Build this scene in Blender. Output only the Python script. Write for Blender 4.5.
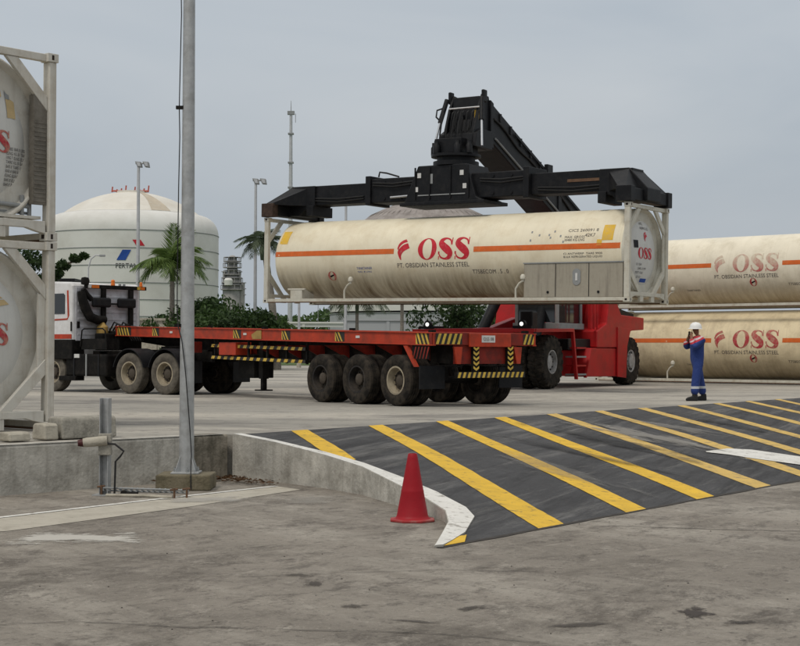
import bpy, bmesh, math, random
from mathutils import Matrix, Vector
random.seed(7)
R = math.radians
scene = bpy.context.scene
col = scene.collection
for o in list(bpy.data.objects):
    bpy.data.objects.remove(o)

# ------------------------------------------------------------------ camera
PITCH, ROLL, FPX, CAMH = 0.01813, 0.00351, 1497.0, 1.70
cd = bpy.data.cameras.new('camera'); cam = bpy.data.objects.new('camera', cd); col.objects.link(cam)
cd.sensor_width = 36; cd.lens = FPX / 800 * 36; cd.clip_end = 8000; cd.clip_start = .1
cam.matrix_world = Matrix.Translation((0, 0, CAMH)) @ Matrix.Rotation(R(90) + PITCH, 4, 'X') @ Matrix.Rotation(ROLL, 4, 'Z')
scene.camera = cam

# ------------------------------------------------------------------ sky (overcast) and sun
SUN_EL, SUN_AZ = R(58), R(215)      # azimuth clockwise from +Y: sun behind the viewer on the left
w = bpy.data.worlds.new('World'); scene.world = w; w.use_nodes = True
nt = w.node_tree; nt.nodes.clear()
N = nt.nodes.new; L = nt.links.new
out = N('ShaderNodeOutputWorld'); bg = N('ShaderNodeBackground'); bg.inputs[1].default_value = .1
L(bg.outputs[0], out.inputs[0])
sky = N('ShaderNodeTexSky'); sky.sky_type = 'NISHITA'; sky.sun_disc = False
sky.sun_elevation = SUN_EL; sky.sun_rotation = SUN_AZ; sky.dust_density = 4; sky.air_density = 1.5
tc = N('ShaderNodeTexCoord'); sep = N('ShaderNodeSeparateXYZ'); L(tc.outputs['Generated'], sep.inputs[0])
mp = N('ShaderNodeMapping'); mp.inputs['Scale'].default_value = (1, 1, 3.2); L(tc.outputs['Generated'], mp.inputs[0])
nz = N('ShaderNodeTexNoise'); nz.inputs['Scale'].default_value = 3.1; nz.inputs['Detail'].default_value = 5
nz.inputs['Roughness'].default_value = .45; nz.inputs['Distortion'].default_value = .6; L(mp.outputs[0], nz.inputs[0])
cr = N('ShaderNodeValToRGB'); cr.color_ramp.elements[0].position = .3; cr.color_ramp.elements[1].position = .72
cr.color_ramp.elements[0].color = (4.05, 4.55, 5.1, 1); cr.color_ramp.elements[1].color = (5.05, 5.4, 5.75, 1)
L(nz.outputs[0], cr.inputs[0])
el = N('ShaderNodeMapRange'); el.inputs[1].default_value = .1; el.inputs[2].default_value = 1.0
el.inputs[3].default_value = 1.0; el.inputs[4].default_value = 1.8; L(sep.outputs[2], el.inputs[0])
vm = N('ShaderNodeVectorMath'); vm.operation = 'SCALE'; L(cr.outputs[0], vm.inputs[0]); L(el.outputs[0], vm.inputs['Scale'])
mx = N('ShaderNodeMix'); mx.data_type = 'RGBA'; mx.inputs[0].default_value = .93
warm = N('ShaderNodeMix'); warm.data_type = 'RGBA'; warm.blend_type = 'MULTIPLY'; wf = N('ShaderNodeMapRange'); wf.inputs[1].default_value = .2; wf.inputs[2].default_value = .8; L(sep.outputs[2], wf.inputs[0]); L(wf.outputs[0], warm.inputs[0])
L(vm.outputs[0], warm.inputs[6]); warm.inputs[7].default_value = (1.12, 1.0, .88, 1)      # thinner, whiter cloud overhead
L(sky.outputs[0], mx.inputs[6]); L(warm.outputs[2], mx.inputs[7]); L(mx.outputs[2], bg.inputs[0])
sd = bpy.data.lights.new('sun', 'SUN'); sd.energy = 1.35; sd.angle = R(14); sd.color = (1, .94, .86)
sun = bpy.data.objects.new('sun', sd); col.objects.link(sun)
sdir = Vector((math.sin(SUN_AZ) * math.cos(SUN_EL), math.cos(SUN_AZ) * math.cos(SUN_EL), math.sin(SUN_EL)))
sun.rotation_euler = sdir.to_track_quat('Z', 'Y').to_euler()
vs = scene.view_settings; vs.view_transform = 'Standard'; vs.look = 'None'; vs.exposure = 0; vs.gamma = 1
scene.render.engine = 'CYCLES'
scene.render.resolution_x = 1024; scene.render.resolution_y = 827

# ------------------------------------------------------------------ helpers
def wx(px, Y):                       # where a thing Y metres away stands to show at photo column px
    return (px - 400) / FPX * Y
def wz(px, py, Y):
    return CAMH + (350.1 + .0035 * (px - 400) - py) * Y / FPX

class MB:
    def __init__(s): s.v = []; s.f = []; s.m = []
    def add(s, vs_, fs_, mi=0, M=None):
        b = len(s.v)
        s.v += [tuple(M @ Vector(p)) if M else tuple(p) for p in vs_]
        s.f += [tuple(i + b for i in f) for f in fs_]; s.m += [mi] * len(fs_)
        return s
    def box(s, x0, x1, y0, y1, z0, z1, mi=0, M=None):
        v = [(x, y, z) for x in (x0, x1) for y in (y0, y1) for z in (z0, z1)]
        return s.add(v, [(0, 1, 3, 2), (4, 6, 7, 5), (0, 4, 5, 1), (2, 3, 7, 6), (0, 2, 6, 4), (1, 5, 7, 3)], mi, M)
    def prism(s, poly, a0, a1, axis='y', mi=0, M=None):
        # poly: list of 2D points; extruded along axis between a0 and a1
        n = len(poly)
        def P(p, a): return {'y': (p[0], a, p[1]), 'x': (a, p[0], p[1]), 'z': (p[0], p[1], a)}[axis]
        v = [P(p, a0) for p in poly] + [P(p, a1) for p in poly]
        f = [tuple(range(n))[::-1], tuple(range(n, 2 * n))] + [(i, (i + 1) % n, n + (i + 1) % n, n + i) for i in range(n)]
        return s.add(v, f, mi, M)
    def tube(s, pts, r, n=8, mi=0, M=None, cap=True):
        pts = [Vector(p) for p in pts]; rs = r if isinstance(r, (list, tuple)) else [r] * len(pts)
        v = []; f = []
        for i, p in enumerate(pts):
            d = (pts[min(i + 1, len(pts) - 1)] - pts[max(i - 1, 0)]).normalized()
            a = d.orthogonal() if i == 0 else (a_prev - d * a_prev.dot(d))
            a = a.normalized(); a_prev = a; b = d.cross(a)
            for k in range(n):
                t = 2 * math.pi * k / n
                v.append(p + (a * math.cos(t) + b * math.sin(t)) * rs[i])
        for i in range(len(pts) - 1):
            for k in range(n):
                f.append((i * n + k, i * n + (k + 1) % n, (i + 1) * n + (k + 1) % n, (i + 1) * n + k))
        if cap:
            f.append(tuple(range(n))[::-1]); f.append(tuple(range((len(pts) - 1) * n, len(pts) * n)))
        return s.add(v, f, mi, M)
    def lathe(s, prof, c=(0, 0, 0), axis='y', n=32, mi=0, M=None, closed=False, cap=True):
        # prof: (radius, along axis)
        v = []; f = []
        for r, a in prof:
            for k in range(n):
                t = 2 * math.pi * k / n; x, y = r * math.cos(t), r * math.sin(t)
                v.append({'y': (c[0] + x, c[1] + a, c[2] + y), 'x': (c[0] + a, c[1] + x, c[2] + y), 'z': (c[0] + x, c[1] + y, c[2] + a)}[axis])
        m = len(prof)
        for i in range(m if closed else m - 1):
            j = (i + 1) % m
            for k in range(n):
                f.append((i * n + k, i * n + (k + 1) % n, j * n + (k + 1) % n, j * n + k))
        if not closed and cap:
            if prof[0][0] > 1e-4: f.append(tuple(range(n)))
            if prof[-1][0] > 1e-4: f.append(tuple(range((m - 1) * n, m * n))[::-1])
        return s.add(v, f, mi, M)
    def mesh(s, name, mats, smooth=False):
        me = bpy.data.meshes.new(name); me.from_pydata(s.v, [], s.f)
        for m in (mats if isinstance(mats, (list, tuple)) else [mats]): me.materials.append(m)
        if any(s.m): me.polygons.foreach_set('material_index', s.m)
        bm = bmesh.new(); bm.from_mesh(me); bmesh.ops.recalc_face_normals(bm, faces=bm.faces); bm.to_mesh(me); bm.free()
        if smooth: me.polygons.foreach_set('use_smooth', [True] * len(me.polygons)); me.set_sharp_from_angle(angle=R(38))
        return me
    def build(s, name, mats, parent=None, smooth=False, bevel=0, loc=None):
        o = bpy.data.objects.new(name, s.mesh(name, mats, smooth)); col.objects.link(o)
        if parent is not None: o.parent = parent
        if loc is not None: o.location = loc
        if bevel:
            b = o.modifiers.new('bevel', 'BEVEL'); b.width = bevel; b.segments = 2; b.limit_method = 'ANGLE'; b.angle_limit = R(40)
        return o

def tag(o, label=None, cat=None, group=None, kind=None):
    if label: o['label'] = label
    if cat: o['category'] = cat
    if group: o['group'] = group
    if kind: o['kind'] = kind
    return o
def thing(name, M, label, cat, group=None):
    o = bpy.data.objects.new(name, None); col.objects.link(o); o.empty_display_size = .3
    o.matrix_world = M if isinstance(M, Matrix) else Matrix.Translation(M)
    return tag(o, label, cat, group)
KIDS = {}
def copy_tree(o, parent=None):
    c = o.copy(); col.objects.link(c)
    if parent is not None: c.parent = parent
    for ch in [x for x in bpy.data.objects if x.parent == o]: copy_tree(ch, c)
    return c
def frame(x, y, z, yaw, tilt=0):
    return Matrix.Translation((x, y, z)) @ Matrix.Rotation(yaw, 4, 'Z') @ Matrix.Rotation(tilt, 4, 'Y')

# ------------------------------------------------------------------ materials
def pmat(name, c, rough=.6, metal=0, var=.12, scale=4, dirt=None, damt=.5, dscale=2.5, dpos=.55, stretch=(1, 1, 1), rot=0, bump=.15, bscale=30, emit=None, streak=0, spec=.25, grad=None, dwidth=.12, sy=5):
    m = bpy.data.materials.new(name); m.use_nodes = True; t = m.node_tree; n = t.nodes.new; l = t.links.new
    b = t.nodes['Principled BSDF']; b.inputs['Roughness'].default_value = rough; b.inputs['Metallic'].default_value = metal
    b.inputs['Specular IOR Level'].default_value = spec
    tc = n('ShaderNodeTexCoord'); mp = n('ShaderNodeMapping'); l(tc.outputs['Object'], mp.inputs[0])
    mp.inputs['Scale'].default_value = stretch; mp.inputs['Rotation'].default_value = (0, 0, rot)
    if rot:   # rotate first, stretch after
        mp.inputs['Scale'].default_value = (1, 1, 1); m2 = n('ShaderNodeMapping'); l(mp.outputs[0], m2.inputs[0]); m2.inputs['Scale'].default_value = stretch; mp = m2
    a = n('ShaderNodeTexNoise'); a.inputs['Scale'].default_value = scale; a.inputs['Detail'].default_value = 7; a.inputs['Roughness'].default_value = .6; l(mp.outputs[0], a.inputs[0])
    r = n('ShaderNodeValToRGB'); e = r.color_ramp.elements; e[0].position = .3; e[1].position = .7
    e[0].color = (*[max(0, k * (1 - var)) for k in c], 1); e[1].color = (*[k * (1 + var) for k in c], 1); l(a.outputs[0], r.inputs[0])
    cur = r.outputs[0]
    def mixin(cur, fac, colr):
        x = n('ShaderNodeMix'); x.data_type = 'RGBA'; l(fac, x.inputs[0]); l(cur, x.inputs[6]); x.inputs[7].default_value = (*colr, 1); return x.outputs[2]
    if dirt:
        d = n('ShaderNodeTexNoise'); d.inputs['Scale'].default_value = dscale; d.inputs['Detail'].default_value = 9; d.inputs['Roughness'].default_value = .68
        l(mp.outputs[0], d.inputs[0])
        q = n('ShaderNodeMapRange'); q.inputs[1].default_value = dpos - dwidth; q.inputs[2].default_value = dpos + dwidth; q.inputs[4].default_value = damt; l(d.outputs[0], q.inputs[0])
        cur = mixin(cur, q.outputs[0], dirt)
    if streak:   # runs of rust and grime down the surface
        ms = n('ShaderNodeMapping'); ms.inputs['Scale'].default_value = (5, sy, .35); l(tc.outputs['Object'], ms.inputs[0])
        d = n('ShaderNodeTexNoise'); d.inputs['Scale'].default_value = 1.6; d.inputs['Detail'].default_value = 6; d.inputs['Roughness'].default_value = .7; l(ms.outputs[0], d.inputs[0])
        q = n('ShaderNodeMapRange'); q.inputs[1].default_value = .5; q.inputs[2].default_value = .72; q.inputs[4].default_value = streak; l(d.outputs[0], q.inputs[0])
        cur = mixin(cur, q.outputs[0], dirt or (.12, .09, .06))
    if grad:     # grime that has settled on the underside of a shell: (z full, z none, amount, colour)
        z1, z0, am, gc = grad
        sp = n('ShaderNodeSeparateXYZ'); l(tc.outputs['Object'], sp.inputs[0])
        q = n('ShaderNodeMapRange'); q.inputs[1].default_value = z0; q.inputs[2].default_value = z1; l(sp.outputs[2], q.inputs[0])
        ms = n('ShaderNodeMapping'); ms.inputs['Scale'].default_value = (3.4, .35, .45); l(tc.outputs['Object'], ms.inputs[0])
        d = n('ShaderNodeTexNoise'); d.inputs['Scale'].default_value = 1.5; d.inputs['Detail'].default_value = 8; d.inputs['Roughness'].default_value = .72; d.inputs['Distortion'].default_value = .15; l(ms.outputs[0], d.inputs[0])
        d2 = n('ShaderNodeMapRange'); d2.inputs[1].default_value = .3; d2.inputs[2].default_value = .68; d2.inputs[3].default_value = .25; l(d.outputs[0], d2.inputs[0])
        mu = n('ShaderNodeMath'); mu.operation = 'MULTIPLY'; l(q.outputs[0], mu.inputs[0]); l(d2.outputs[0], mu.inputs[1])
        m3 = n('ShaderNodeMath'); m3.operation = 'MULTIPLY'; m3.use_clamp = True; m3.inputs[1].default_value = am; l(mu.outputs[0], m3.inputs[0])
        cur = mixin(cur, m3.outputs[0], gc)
    l(cur, b.inputs['Base Color'])
    if bump:
        f = n('ShaderNodeTexNoise'); f.inputs['Scale'].default_value = bscale; f.inputs['Detail'].default_value = 5; l(tc.outputs['Object'], f.inputs[0])
        bp = n('ShaderNodeBump'); bp.inputs['Strength'].default_value = bump; bp.inputs['Distance'].default_value = .02; l(f.outputs[0], bp.inputs['Height']); l(bp.outputs[0], b.inputs['Normal'])
        rr = n('ShaderNodeMapRange'); rr.inputs[3].default_value = max(.05, rough - .12); rr.inputs[4].default_value = min(1, rough + .12); l(a.outputs[0], rr.inputs[0]); l(rr.outputs[0], b.inputs['Roughness'])
    if emit:
        b.inputs['Emission Color'].default_value = (*emit[0], 1); b.inputs['Emission Strength'].default_value = emit[1]
    return m

M_ = {}
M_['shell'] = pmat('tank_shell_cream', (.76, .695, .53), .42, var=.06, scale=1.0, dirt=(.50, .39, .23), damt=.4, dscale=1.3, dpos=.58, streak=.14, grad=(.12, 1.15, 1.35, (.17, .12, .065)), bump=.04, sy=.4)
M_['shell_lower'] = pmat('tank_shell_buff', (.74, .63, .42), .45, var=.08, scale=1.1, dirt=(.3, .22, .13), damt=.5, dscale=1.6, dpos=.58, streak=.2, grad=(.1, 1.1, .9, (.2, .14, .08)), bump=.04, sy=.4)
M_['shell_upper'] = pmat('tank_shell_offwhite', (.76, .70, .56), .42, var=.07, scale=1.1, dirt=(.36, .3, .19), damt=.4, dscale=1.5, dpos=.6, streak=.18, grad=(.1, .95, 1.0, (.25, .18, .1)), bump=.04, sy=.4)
M_['head'] = pmat('tank_head_white', (.60, .60, .57), .5, var=.08, scale=2, dirt=(.3, .27, .22), damt=.35, dscale=2, dpos=.6, streak=.15, bump=.03)
M_['frame'] = pmat('frame_paint_ivory', (.56, .54, .46), .5, var=.1, scale=3, dirt=(.3, .22, .13), damt=.5, dscale=4, dpos=.62, streak=.25, bump=.08)
M_['frame_grey'] = pmat('frame_paint_grey', (.58, .56, .50), .55, var=.12, scale=3, dirt=(.22, .17, .11), damt=.5, dscale=3, dpos=.58, streak=.35, bump=.08)
M_['rust_dark'] = pmat('rusty_steel_dark', (.05, .032, .024), .8, var=.4, scale=9, bump=.3)
M_['rust'] = pmat('rusty_steel', (.13, .075, .045), .8, var=.3, scale=9, bump=.3)
M_['casting_hole'] = pmat('casting_hole_dark', (.03, .022, .018), .9, bump=0)
M_['panel_grime'] = pmat('grating_grimy', (.17, .155, .13), .7, var=.2, dirt=(.08, .07, .055), damt=.6, dscale=6, bump=.2)
M_['cab_box'] = pmat('cabinet_steel_grey', (.36, .33, .265), .5, metal=.1, var=.12, scale=3, dirt=(.13, .11, .09), damt=.4, dscale=3, dpos=.6, streak=.45, bump=.05)
M_['orange'] = pmat('stripe_orange', (.62, .13, .025), .5, var=.12, dirt=(.45, .3, .17), damt=.45, dscale=9, dpos=.66, bump=0)
M_['red_ink'] = pmat('logo_red', (.50, .02, .035), .5, var=.15, scale=6, dirt=(.6, .45, .38), damt=.5, dscale=14, dpos=.68, bump=0)
def faded(name, base, to, z0, z1):
    m = pmat(name, base, .6, bump=0, var=.2, scale=5, dirt=to, damt=.7, dscale=9, dpos=.56, grad=(z1, z0, 1.25, to)); return m
M_['red_worn'] = faded('logo_red_worn_off', (.42, .05, .06), (.62, .55, .42), 1.12, 1.72)
M_['red_dull'] = faded('logo_red_dull', (.40, .04, .05), (.5, .38, .26), 1.5, 2.6)
M_['black_ink'] = pmat('lettering_black', (.06, .055, .06), .6, bump=0, var=.3, dirt=(.35, .32, .26), damt=.4, dscale=20, dpos=.6)
M_['blue_ink'] = pmat('lettering_blue', (.02, .07, .3), .6, bump=0)
M_['yellow_ink'] = pmat('label_yellow', (.72, .44, .03), .5, bump=0, var=.12, dirt=(.45, .35, .2), damt=.5, dscale=8)
M_['label_pale'] = pmat('label_beige', (.5, .38, .2), .6, bump=0)
M_['label_white'] = pmat('label_white', (.6, .6, .58), .6, bump=0)
M_['tyre'] = pmat('tyre_rubber', (.020, .018, .016), .85, var=.35, scale=5, dirt=(.085, .068, .05), damt=.55, dscale=5, dpos=.54, spec=.12, bump=.3, bscale=14)
M_['tyre_dusty'] = pmat('tyre_rubber_dusty', (.075, .066, .054), .9, var=.25, scale=5, dirt=(.2, .18, .145), damt=.6, dscale=4, dpos=.52, bump=.25, bscale=14)
M_['rim_dark'] = pmat('rim_dark', (.022, .020, .019), .6, var=.3, dirt=(.1, .08, .06), bump=.1)
M_['rim_light'] = pmat('rim_dusty_ivory', (.38, .33, .24), .6, var=.15, dirt=(.14, .11, .08), damt=.7, dscale=6, bump=.1)
M_['hub_dusty'] = pmat('hub_dusty_brown', (.085, .07, .055), .8, var=.3, dirt=(.03, .025, .02), damt=.6, dscale=6, bump=.1)
M_['rim_silver'] = pmat('rim_silver', (.42, .42, .42), .5, metal=.3, var=.12, dirt=(.13, .11, .09), damt=.6, dscale=5, bump=.1)
M_['red'] = pmat('paint_trailer_red', (.43, .045, .017), .5, var=.2, scale=3, dirt=(.13, .035, .02), damt=.6, dscale=3.5, dpos=.58, bump=.08, streak=.2)
M_['red_dark'] = pmat('paint_trailer_red_aged', (.24, .022, .013), .55, var=.2, scale=3, dirt=(.06, .02, .015), damt=.7, dscale=4, bump=.1)
M_['mred'] = pmat('paint_machine_red', (.42, .014, .016), .42, var=.12, scale=2, dirt=(.16, .02, .018), damt=.5, dscale=2.2, dpos=.58, bump=.05)
M_['mblack'] = pmat('paint_machine_black', (.0075, .008, .0095), .5, var=.35, scale=3, dirt=(.028, .026, .024), damt=.5, dscale=5, dpos=.6, bump=.15, spec=.2)
M_['black'] = pmat('chassis_black', (.008, .0075, .007), .7, var=.4, scale=4, dirt=(.04, .034, .028), damt=.5, dscale=5, dpos=.6, bump=.2, spec=.12)
M_['steel'] = pmat('bright_steel', (.6, .6, .6), .25, metal=.9, var=.08, bump=0)
M_['galv'] = pmat('galvanised_steel', (.40, .41, .41), .5, metal=.35, var=.16, scale=9, dirt=(.22, .21, .19), damt=.5, dscale=5, dpos=.6, bump=.06, streak=.3)
M_['galv_light'] = pmat('galvanised_pale', (.46, .47, .48), .55, metal=.2, var=.1, bump=0)
M_['cabwhite'] = pmat('paint_cab_white', (.68, .68, .68), .35, var=.05, dirt=(.35, .33, .3), damt=.4, dscale=3, bump=.02)
M_['cabrear'] = pmat('paint_cab_rear_lilac_grey', (.52, .52, .55), .5, var=.08, dirt=(.2, .19, .18), damt=.5, dscale=3, bump=.04, streak=.3)
M_['glass'] = pmat('window_glass_dark', (.015, .018, .02), .08, var=.1, bump=0, spec=.8)
M_['lamp_orange'] = pmat('lens_orange', (.65, .16, .02), .3, bump=0)
M_['lamp_on'] = pmat('lamp_lens_lit', (.9, .9, .9), .3, bump=0, emit=((1, 1, .95), 1.0))
M_['brass'] = pmat('brass_ochre', (.40, .26, .08), .45, metal=.3, var=.2, bump=.1)
M_['yellow_tape'] = pmat('tape_yellow', (.62, .42, .07), .5, var=.2, dirt=(.25, .17, .05), damt=.5, dscale=7, bump=0)
M_['black_tape'] = pmat('tape_black', (.03, .028, .025), .5, var=.3, bump=0)
M_['conc'] = pmat('concrete_wall', (.46, .44, .39), .85, var=.2, scale=2.5, dirt=(.20, .185, .155), damt=.7, dscale=3.5, dpos=.56, bump=.5, bscale=25, streak=.55)
M_['conc_stained'] = pmat('concrete_wall_stained', (.28, .25, .2), .9, var=.25, scale=2, dirt=(.05, .045, .03), damt=.85, dscale=3, dpos=.5, bump=.5, streak=.6)
M_['conc_mossy'] = pmat('concrete_mossy', (.22, .19, .13), .9, var=.3, scale=5, dirt=(.07, .06, .035), damt=.8, dscale=5, dpos=.5, bump=.5, bscale=30, streak=.4)
M_['conc_pale'] = pmat('concrete_pale', (.42, .39, .32), .85, var=.12, scale=3, dirt=(.16, .14, .11), damt=.6, dscale=4, dpos=.56, bump=.35)
M_['conc_block'] = pmat('concrete_block', (.36, .34, .29), .88, var=.18, scale=5, dirt=(.09, .085, .07), damt=.7, dscale=5, dpos=.54, bump=.5, streak=.4)
M_['white_paint'] = pmat('road_paint_white', (.66, .65, .61), .75, var=.1, dirt=(.24, .22, .19), damt=.85, dscale=8, dpos=.60, dwidth=.06, bump=.25)
M_['white_worn'] = pmat('road_paint_white_worn', (.5, .49, .45), .8, var=.15, dirt=(.14, .135, .13), damt=.8, dscale=3, dpos=.5, bump=.1)
M_['yellow_paint'] = pmat('road_paint_yellow', (.66, .415, .04), .75, var=.14, scale=3, dirt=(.17, .13, .06), damt=.85, dscale=9, dpos=.615, dwidth=.05, bump=.3)
M_['yellow_worn'] = pmat('road_paint_yellow_worn', (.60, .41, .12), .8, var=.14, scale=3, dirt=(.19, .16, .11), damt=.85, dscale=6, dpos=.58, dwidth=.08, bump=.3)
M_['cone'] = pmat('cone_red_rubber', (.30, .006, .013), .55, var=.1, scale=6, dirt=(.2, .03, .03), damt=.5, dscale=6, dpos=.64, bump=.03)
M_['cone_base'] = pmat('cone_base_scuffed', (.34, .035, .035), .6, var=.15, dirt=(.3, .16, .14), damt=.6, dscale=8, bump=.1)
M_['cable'] = pmat('cable_black', (.02, .02, .02), .6, bump=0)
M_['bark'] = pmat('bark_grey', (.2, .18, .15), .9, var=.3, scale=12, bump=.5)
M_['bark_dark'] = pmat('bark_brown', (.10, .08, .06), .9, var=.3, scale=12, bump=.5)
M_['tankwhite'] = pmat('storage_tank_white', (.66, .655, .62), .6, var=.05, scale=.12, dirt=(.48, .46, .41), damt=.5, dscale=.18, dpos=.55, bump=0)
M_['tankroof'] = pmat('storage_tank_roof', (.66, .64, .58), .7, var=.08, scale=.2, dirt=(.48, .42, .33), damt=.5, dscale=.13, dpos=.56, bump=0)
M_['tankbrown'] = pmat('storage_roof_rusted', (.22, .195, .18), .8, var=.3, scale=.45, dirt=(.36, .33, .31), damt=.7, dscale=.7, dpos=.52, bump=0, stretch=(1, 1, 1))
M_['stain'] = pmat('rust_stain', (.46, .40, .31), .8, var=.15, scale=.6, dirt=(.5, .47, .4), damt=.6, dscale=.8, bump=0)
M_['ring'] = pmat('stiffener_grey', (.26, .27, .27), .7, bump=0)
M_['lower_band'] = pmat('tank_lower_band_grey', (.36, .37, .38), .7, var=.08, scale=.3, bump=0)
M_['refinery'] = pmat('refinery_steel', (.30, .29, .28), .7, var=.25, scale=.8, bump=0)
M_['handrail'] = pmat('handrail_red', (.42, .10, .07), .6, bump=0)
M_['skin'] = pmat('skin_brown', (.20, .10, .06), .6, bump=0)
M_['helmet'] = pmat('helmet_white', (.78, .78, .76), .35, var=.03, bump=0)
M_['boot'] = pmat('boot_black', (.02, .02, .02), .6, bump=0)
M_['dark_crack'] = pmat('joint_dark', (.05, .045, .04), .95, var=.4, scale=8, bump=.2)

def leafmat(name, c1, c2):
    m = bpy.data.materials.new(name); m.use_nodes = True; t = m.node_tree; n = t.nodes.new; l = t.links.new
    b = t.nodes['Principled BSDF']; b.inputs['Roughness'].default_value = .6; b.inputs['Specular IOR Level'].default_value = .3
    g = n('ShaderNodeNewGeometry'); tc = n('ShaderNodeTexCoord'); a = n('ShaderNodeTexNoise'); a.inputs['Scale'].default_value = .9; l(tc.outputs['Object'], a.inputs[0])
    ad = n('ShaderNodeMath'); ad.operation = 'ADD'; l(g.outputs['Random Per Island'], ad.inputs[0]); l(a.outputs[0], ad.inputs[1])
    mr = n('ShaderNodeMapRange'); mr.inputs[1].default_value = .3; mr.inputs[2].default_value = 1.3; l(ad.outputs[0], mr.inputs[0])
    x = n('ShaderNodeMix'); x.data_type = 'RGBA'; l(mr.outputs[0], x.inputs[0]); x.inputs[6].default_value = (*c1, 1); x.inputs[7].default_value = (*c2, 1)
    l(x.outputs[2], b.inputs['Base Color'])
    tr = n('ShaderNodeBsdfTranslucent'); l(x.outputs[2], tr.inputs[0]); ms = n('ShaderNodeMixShader'); ms.inputs[0].default_value = .3
    l(b.outputs[0], ms.inputs[1]); l(tr.outputs[0], ms.inputs[2]); l(ms.outputs[0], t.nodes['Material Output'].inputs[0])
    return m
M_['leaf'] = leafmat('leaves_green', (.016, .038, .011), (.055, .10, .024))
M_['leaf_dark'] = leafmat('leaves_dark_green', (.009, .022, .008), (.035, .065, .017))
M_['palm'] = leafmat('palm_leaves', (.045, .09, .02), (.14, .21, .05))
M_['palm_grey'] = leafmat('palm_leaves_dull', (.05, .075, .04), (.12, .15, .09))
M_['far_leaf'] = leafmat('far_leaves', (.05, .085, .03), (.09, .15, .05))
M_['litter'] = leafmat('dry_leaves', (.05, .026, .014), (.12, .065, .03))

# ---- ground materials (several noise layers each)
def ground_mat(name, layers, base, bump=.25, rough=.85):
    m = bpy.data.materials.new(name); m.use_nodes = True; t = m.node_tree; n = t.nodes.new; l = t.links.new
    b = t.nodes['Principled BSDF']; b.inputs['Roughness'].default_value = rough; b.inputs['Specular IOR Level'].default_value = .35
    tc = n('ShaderNodeTexCoord')
    rgb = n('ShaderNodeRGB'); rgb.outputs[0].default_value = (*base, 1); cur = rgb.outputs[0]
    for (c, sc, rot, st, p0, p1, amt, det, ro) in layers:
        mp = n('ShaderNodeMapping'); mp.inputs['Rotation'].default_value = (0, 0, rot); l(tc.outputs['Object'], mp.inputs[0])
        m2 = n('ShaderNodeMapping'); m2.inputs['Scale'].default_value = st; m2.inputs['Location'].default_value = (sc * 3.1, sc * 1.7, 0); l(mp.outputs[0], m2.inputs[0])
        a = n('ShaderNodeTexNoise'); a.inputs['Scale'].default_value = sc; a.inputs['Detail'].default_value = det; a.inputs['Roughness'].default_value = ro; a.inputs['Distortion'].default_value = .3
        l(m2.outputs[0], a.inputs[0])
        q = n('ShaderNodeMapRange'); q.inputs[1].default_value = p0; q.inputs[2].default_value = p1; q.inputs[4].default_value = amt; l(a.outputs[0], q.inputs[0])
        x = n('ShaderNodeMix'); x.data_type = 'RGBA'; l(q.outputs[0], x.inputs[0]); l(cur, x.inputs[6]); x.inputs[7].default_value = (*c, 1); cur = x.outputs[2]
    l(cur, b.inputs['Base Color'])
    f = n('ShaderNodeTexNoise'); f.inputs['Scale'].default_value = 22; f.inputs['Detail'].default_value = 8; f.inputs['Roughness'].default_value = .7; l(tc.outputs['Object'], f.inputs[0])
    bp = n('ShaderNodeBump'); bp.inputs['Strength'].default_value = bump; bp.inputs['Distance'].default_value = .02; l(f.outputs[0], bp.inputs['Height']); l(bp.outputs[0], b.inputs['Normal'])
    return m
Z3 = (1, 1, 1)
M_['apron'] = ground_mat('apron_concrete', [
    ((.185, .165, .138), .40, .6, (.7, 1.2, 1), .36, .58, .85, 8, .66),
    ((.38, .35, .30), .45, .9, (.5, 1.6, 1), .48, .64, .75, 9, .72),
    ((.09, .077, .062), .7, .6, (1, .45, 1), .50, .62, .75, 15, .82),
    ((.08, .068, .056), 2.2, .5, (1, .6, 1), .52, .60, .7, 15, .82),
    ((.42, .385, .33), 4, .2, (1, .6, 1), .54, .64, .6, 13, .84),
    ((.055, .047, .04), 10, 0, Z3, .54, .64, .75, 10, .82),
    ((.44, .40, .35), 36, 0, Z3, .58, .68, .75, 6, .75)], (.275, .247, .208), 1.0)
M_['yard'] = ground_mat('yard_concrete', [
    ((.43, .40, .345), .12, 0, (.4, 1.5, 1), .44, .56, .85, 8, .66),
    ((.15, .142, .13), .25, .1, (.5, 1.2, 1), .50, .62, .85, 12, .74),
    ((.48, .45, .39), .6, -.08, (.4, 1.6, 1), .56, .64, .75, 11, .74),
    ((.10, .095, .09), 1.3, .12, (.7, 1.1, 1), .54, .64, .8, 14, .82),
    ((.12, .113, .105), 4, 0, Z3, .53, .62, .6, 12, .84)], (.30, .285, .25), .6)
M_['asphalt'] = ground_mat('ramp_asphalt', [
    ((.075, .075, .078), .8, 0, Z3, .4, .62, .7, 8, .7),
    ((.21, .205, .195), .75, -1.15, (.22, 2.4, 1), .52, .68, .75, 11, .76),
    ((.018, .018, .019), 1.2, -1.2, (.2, 2.6, 1), .48, .64, .85, 11, .76),
    ((.16, .155, .145), 2.6, -1.0, (.3, 1.8, 1), .56, .68, .6, 12, .8),
    ((.02, .02, .02), 14, 0, Z3, .54, .66, .55, 9, .8),
    ((.22, .215, .2), 55, 0, Z3, .60, .70, .55, 4, .7)], (.048, .048, .050), .9)
M_['strip'] = ground_mat('screed_strip', [
    ((.27, .245, .2), 2.2, 0, Z3, .45, .7, .7, 9, .75), ((.16, .14, .11), 5, .3, Z3, .56, .7, .7, 10, .8)], (.43, .40, .335), .5)
M_['powder'] = ground_mat('white_powder', [((.3, .28, .24), 6, 0, Z3, .5, .7, .7, 8, .7)], (.56, .55, .5))

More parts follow.
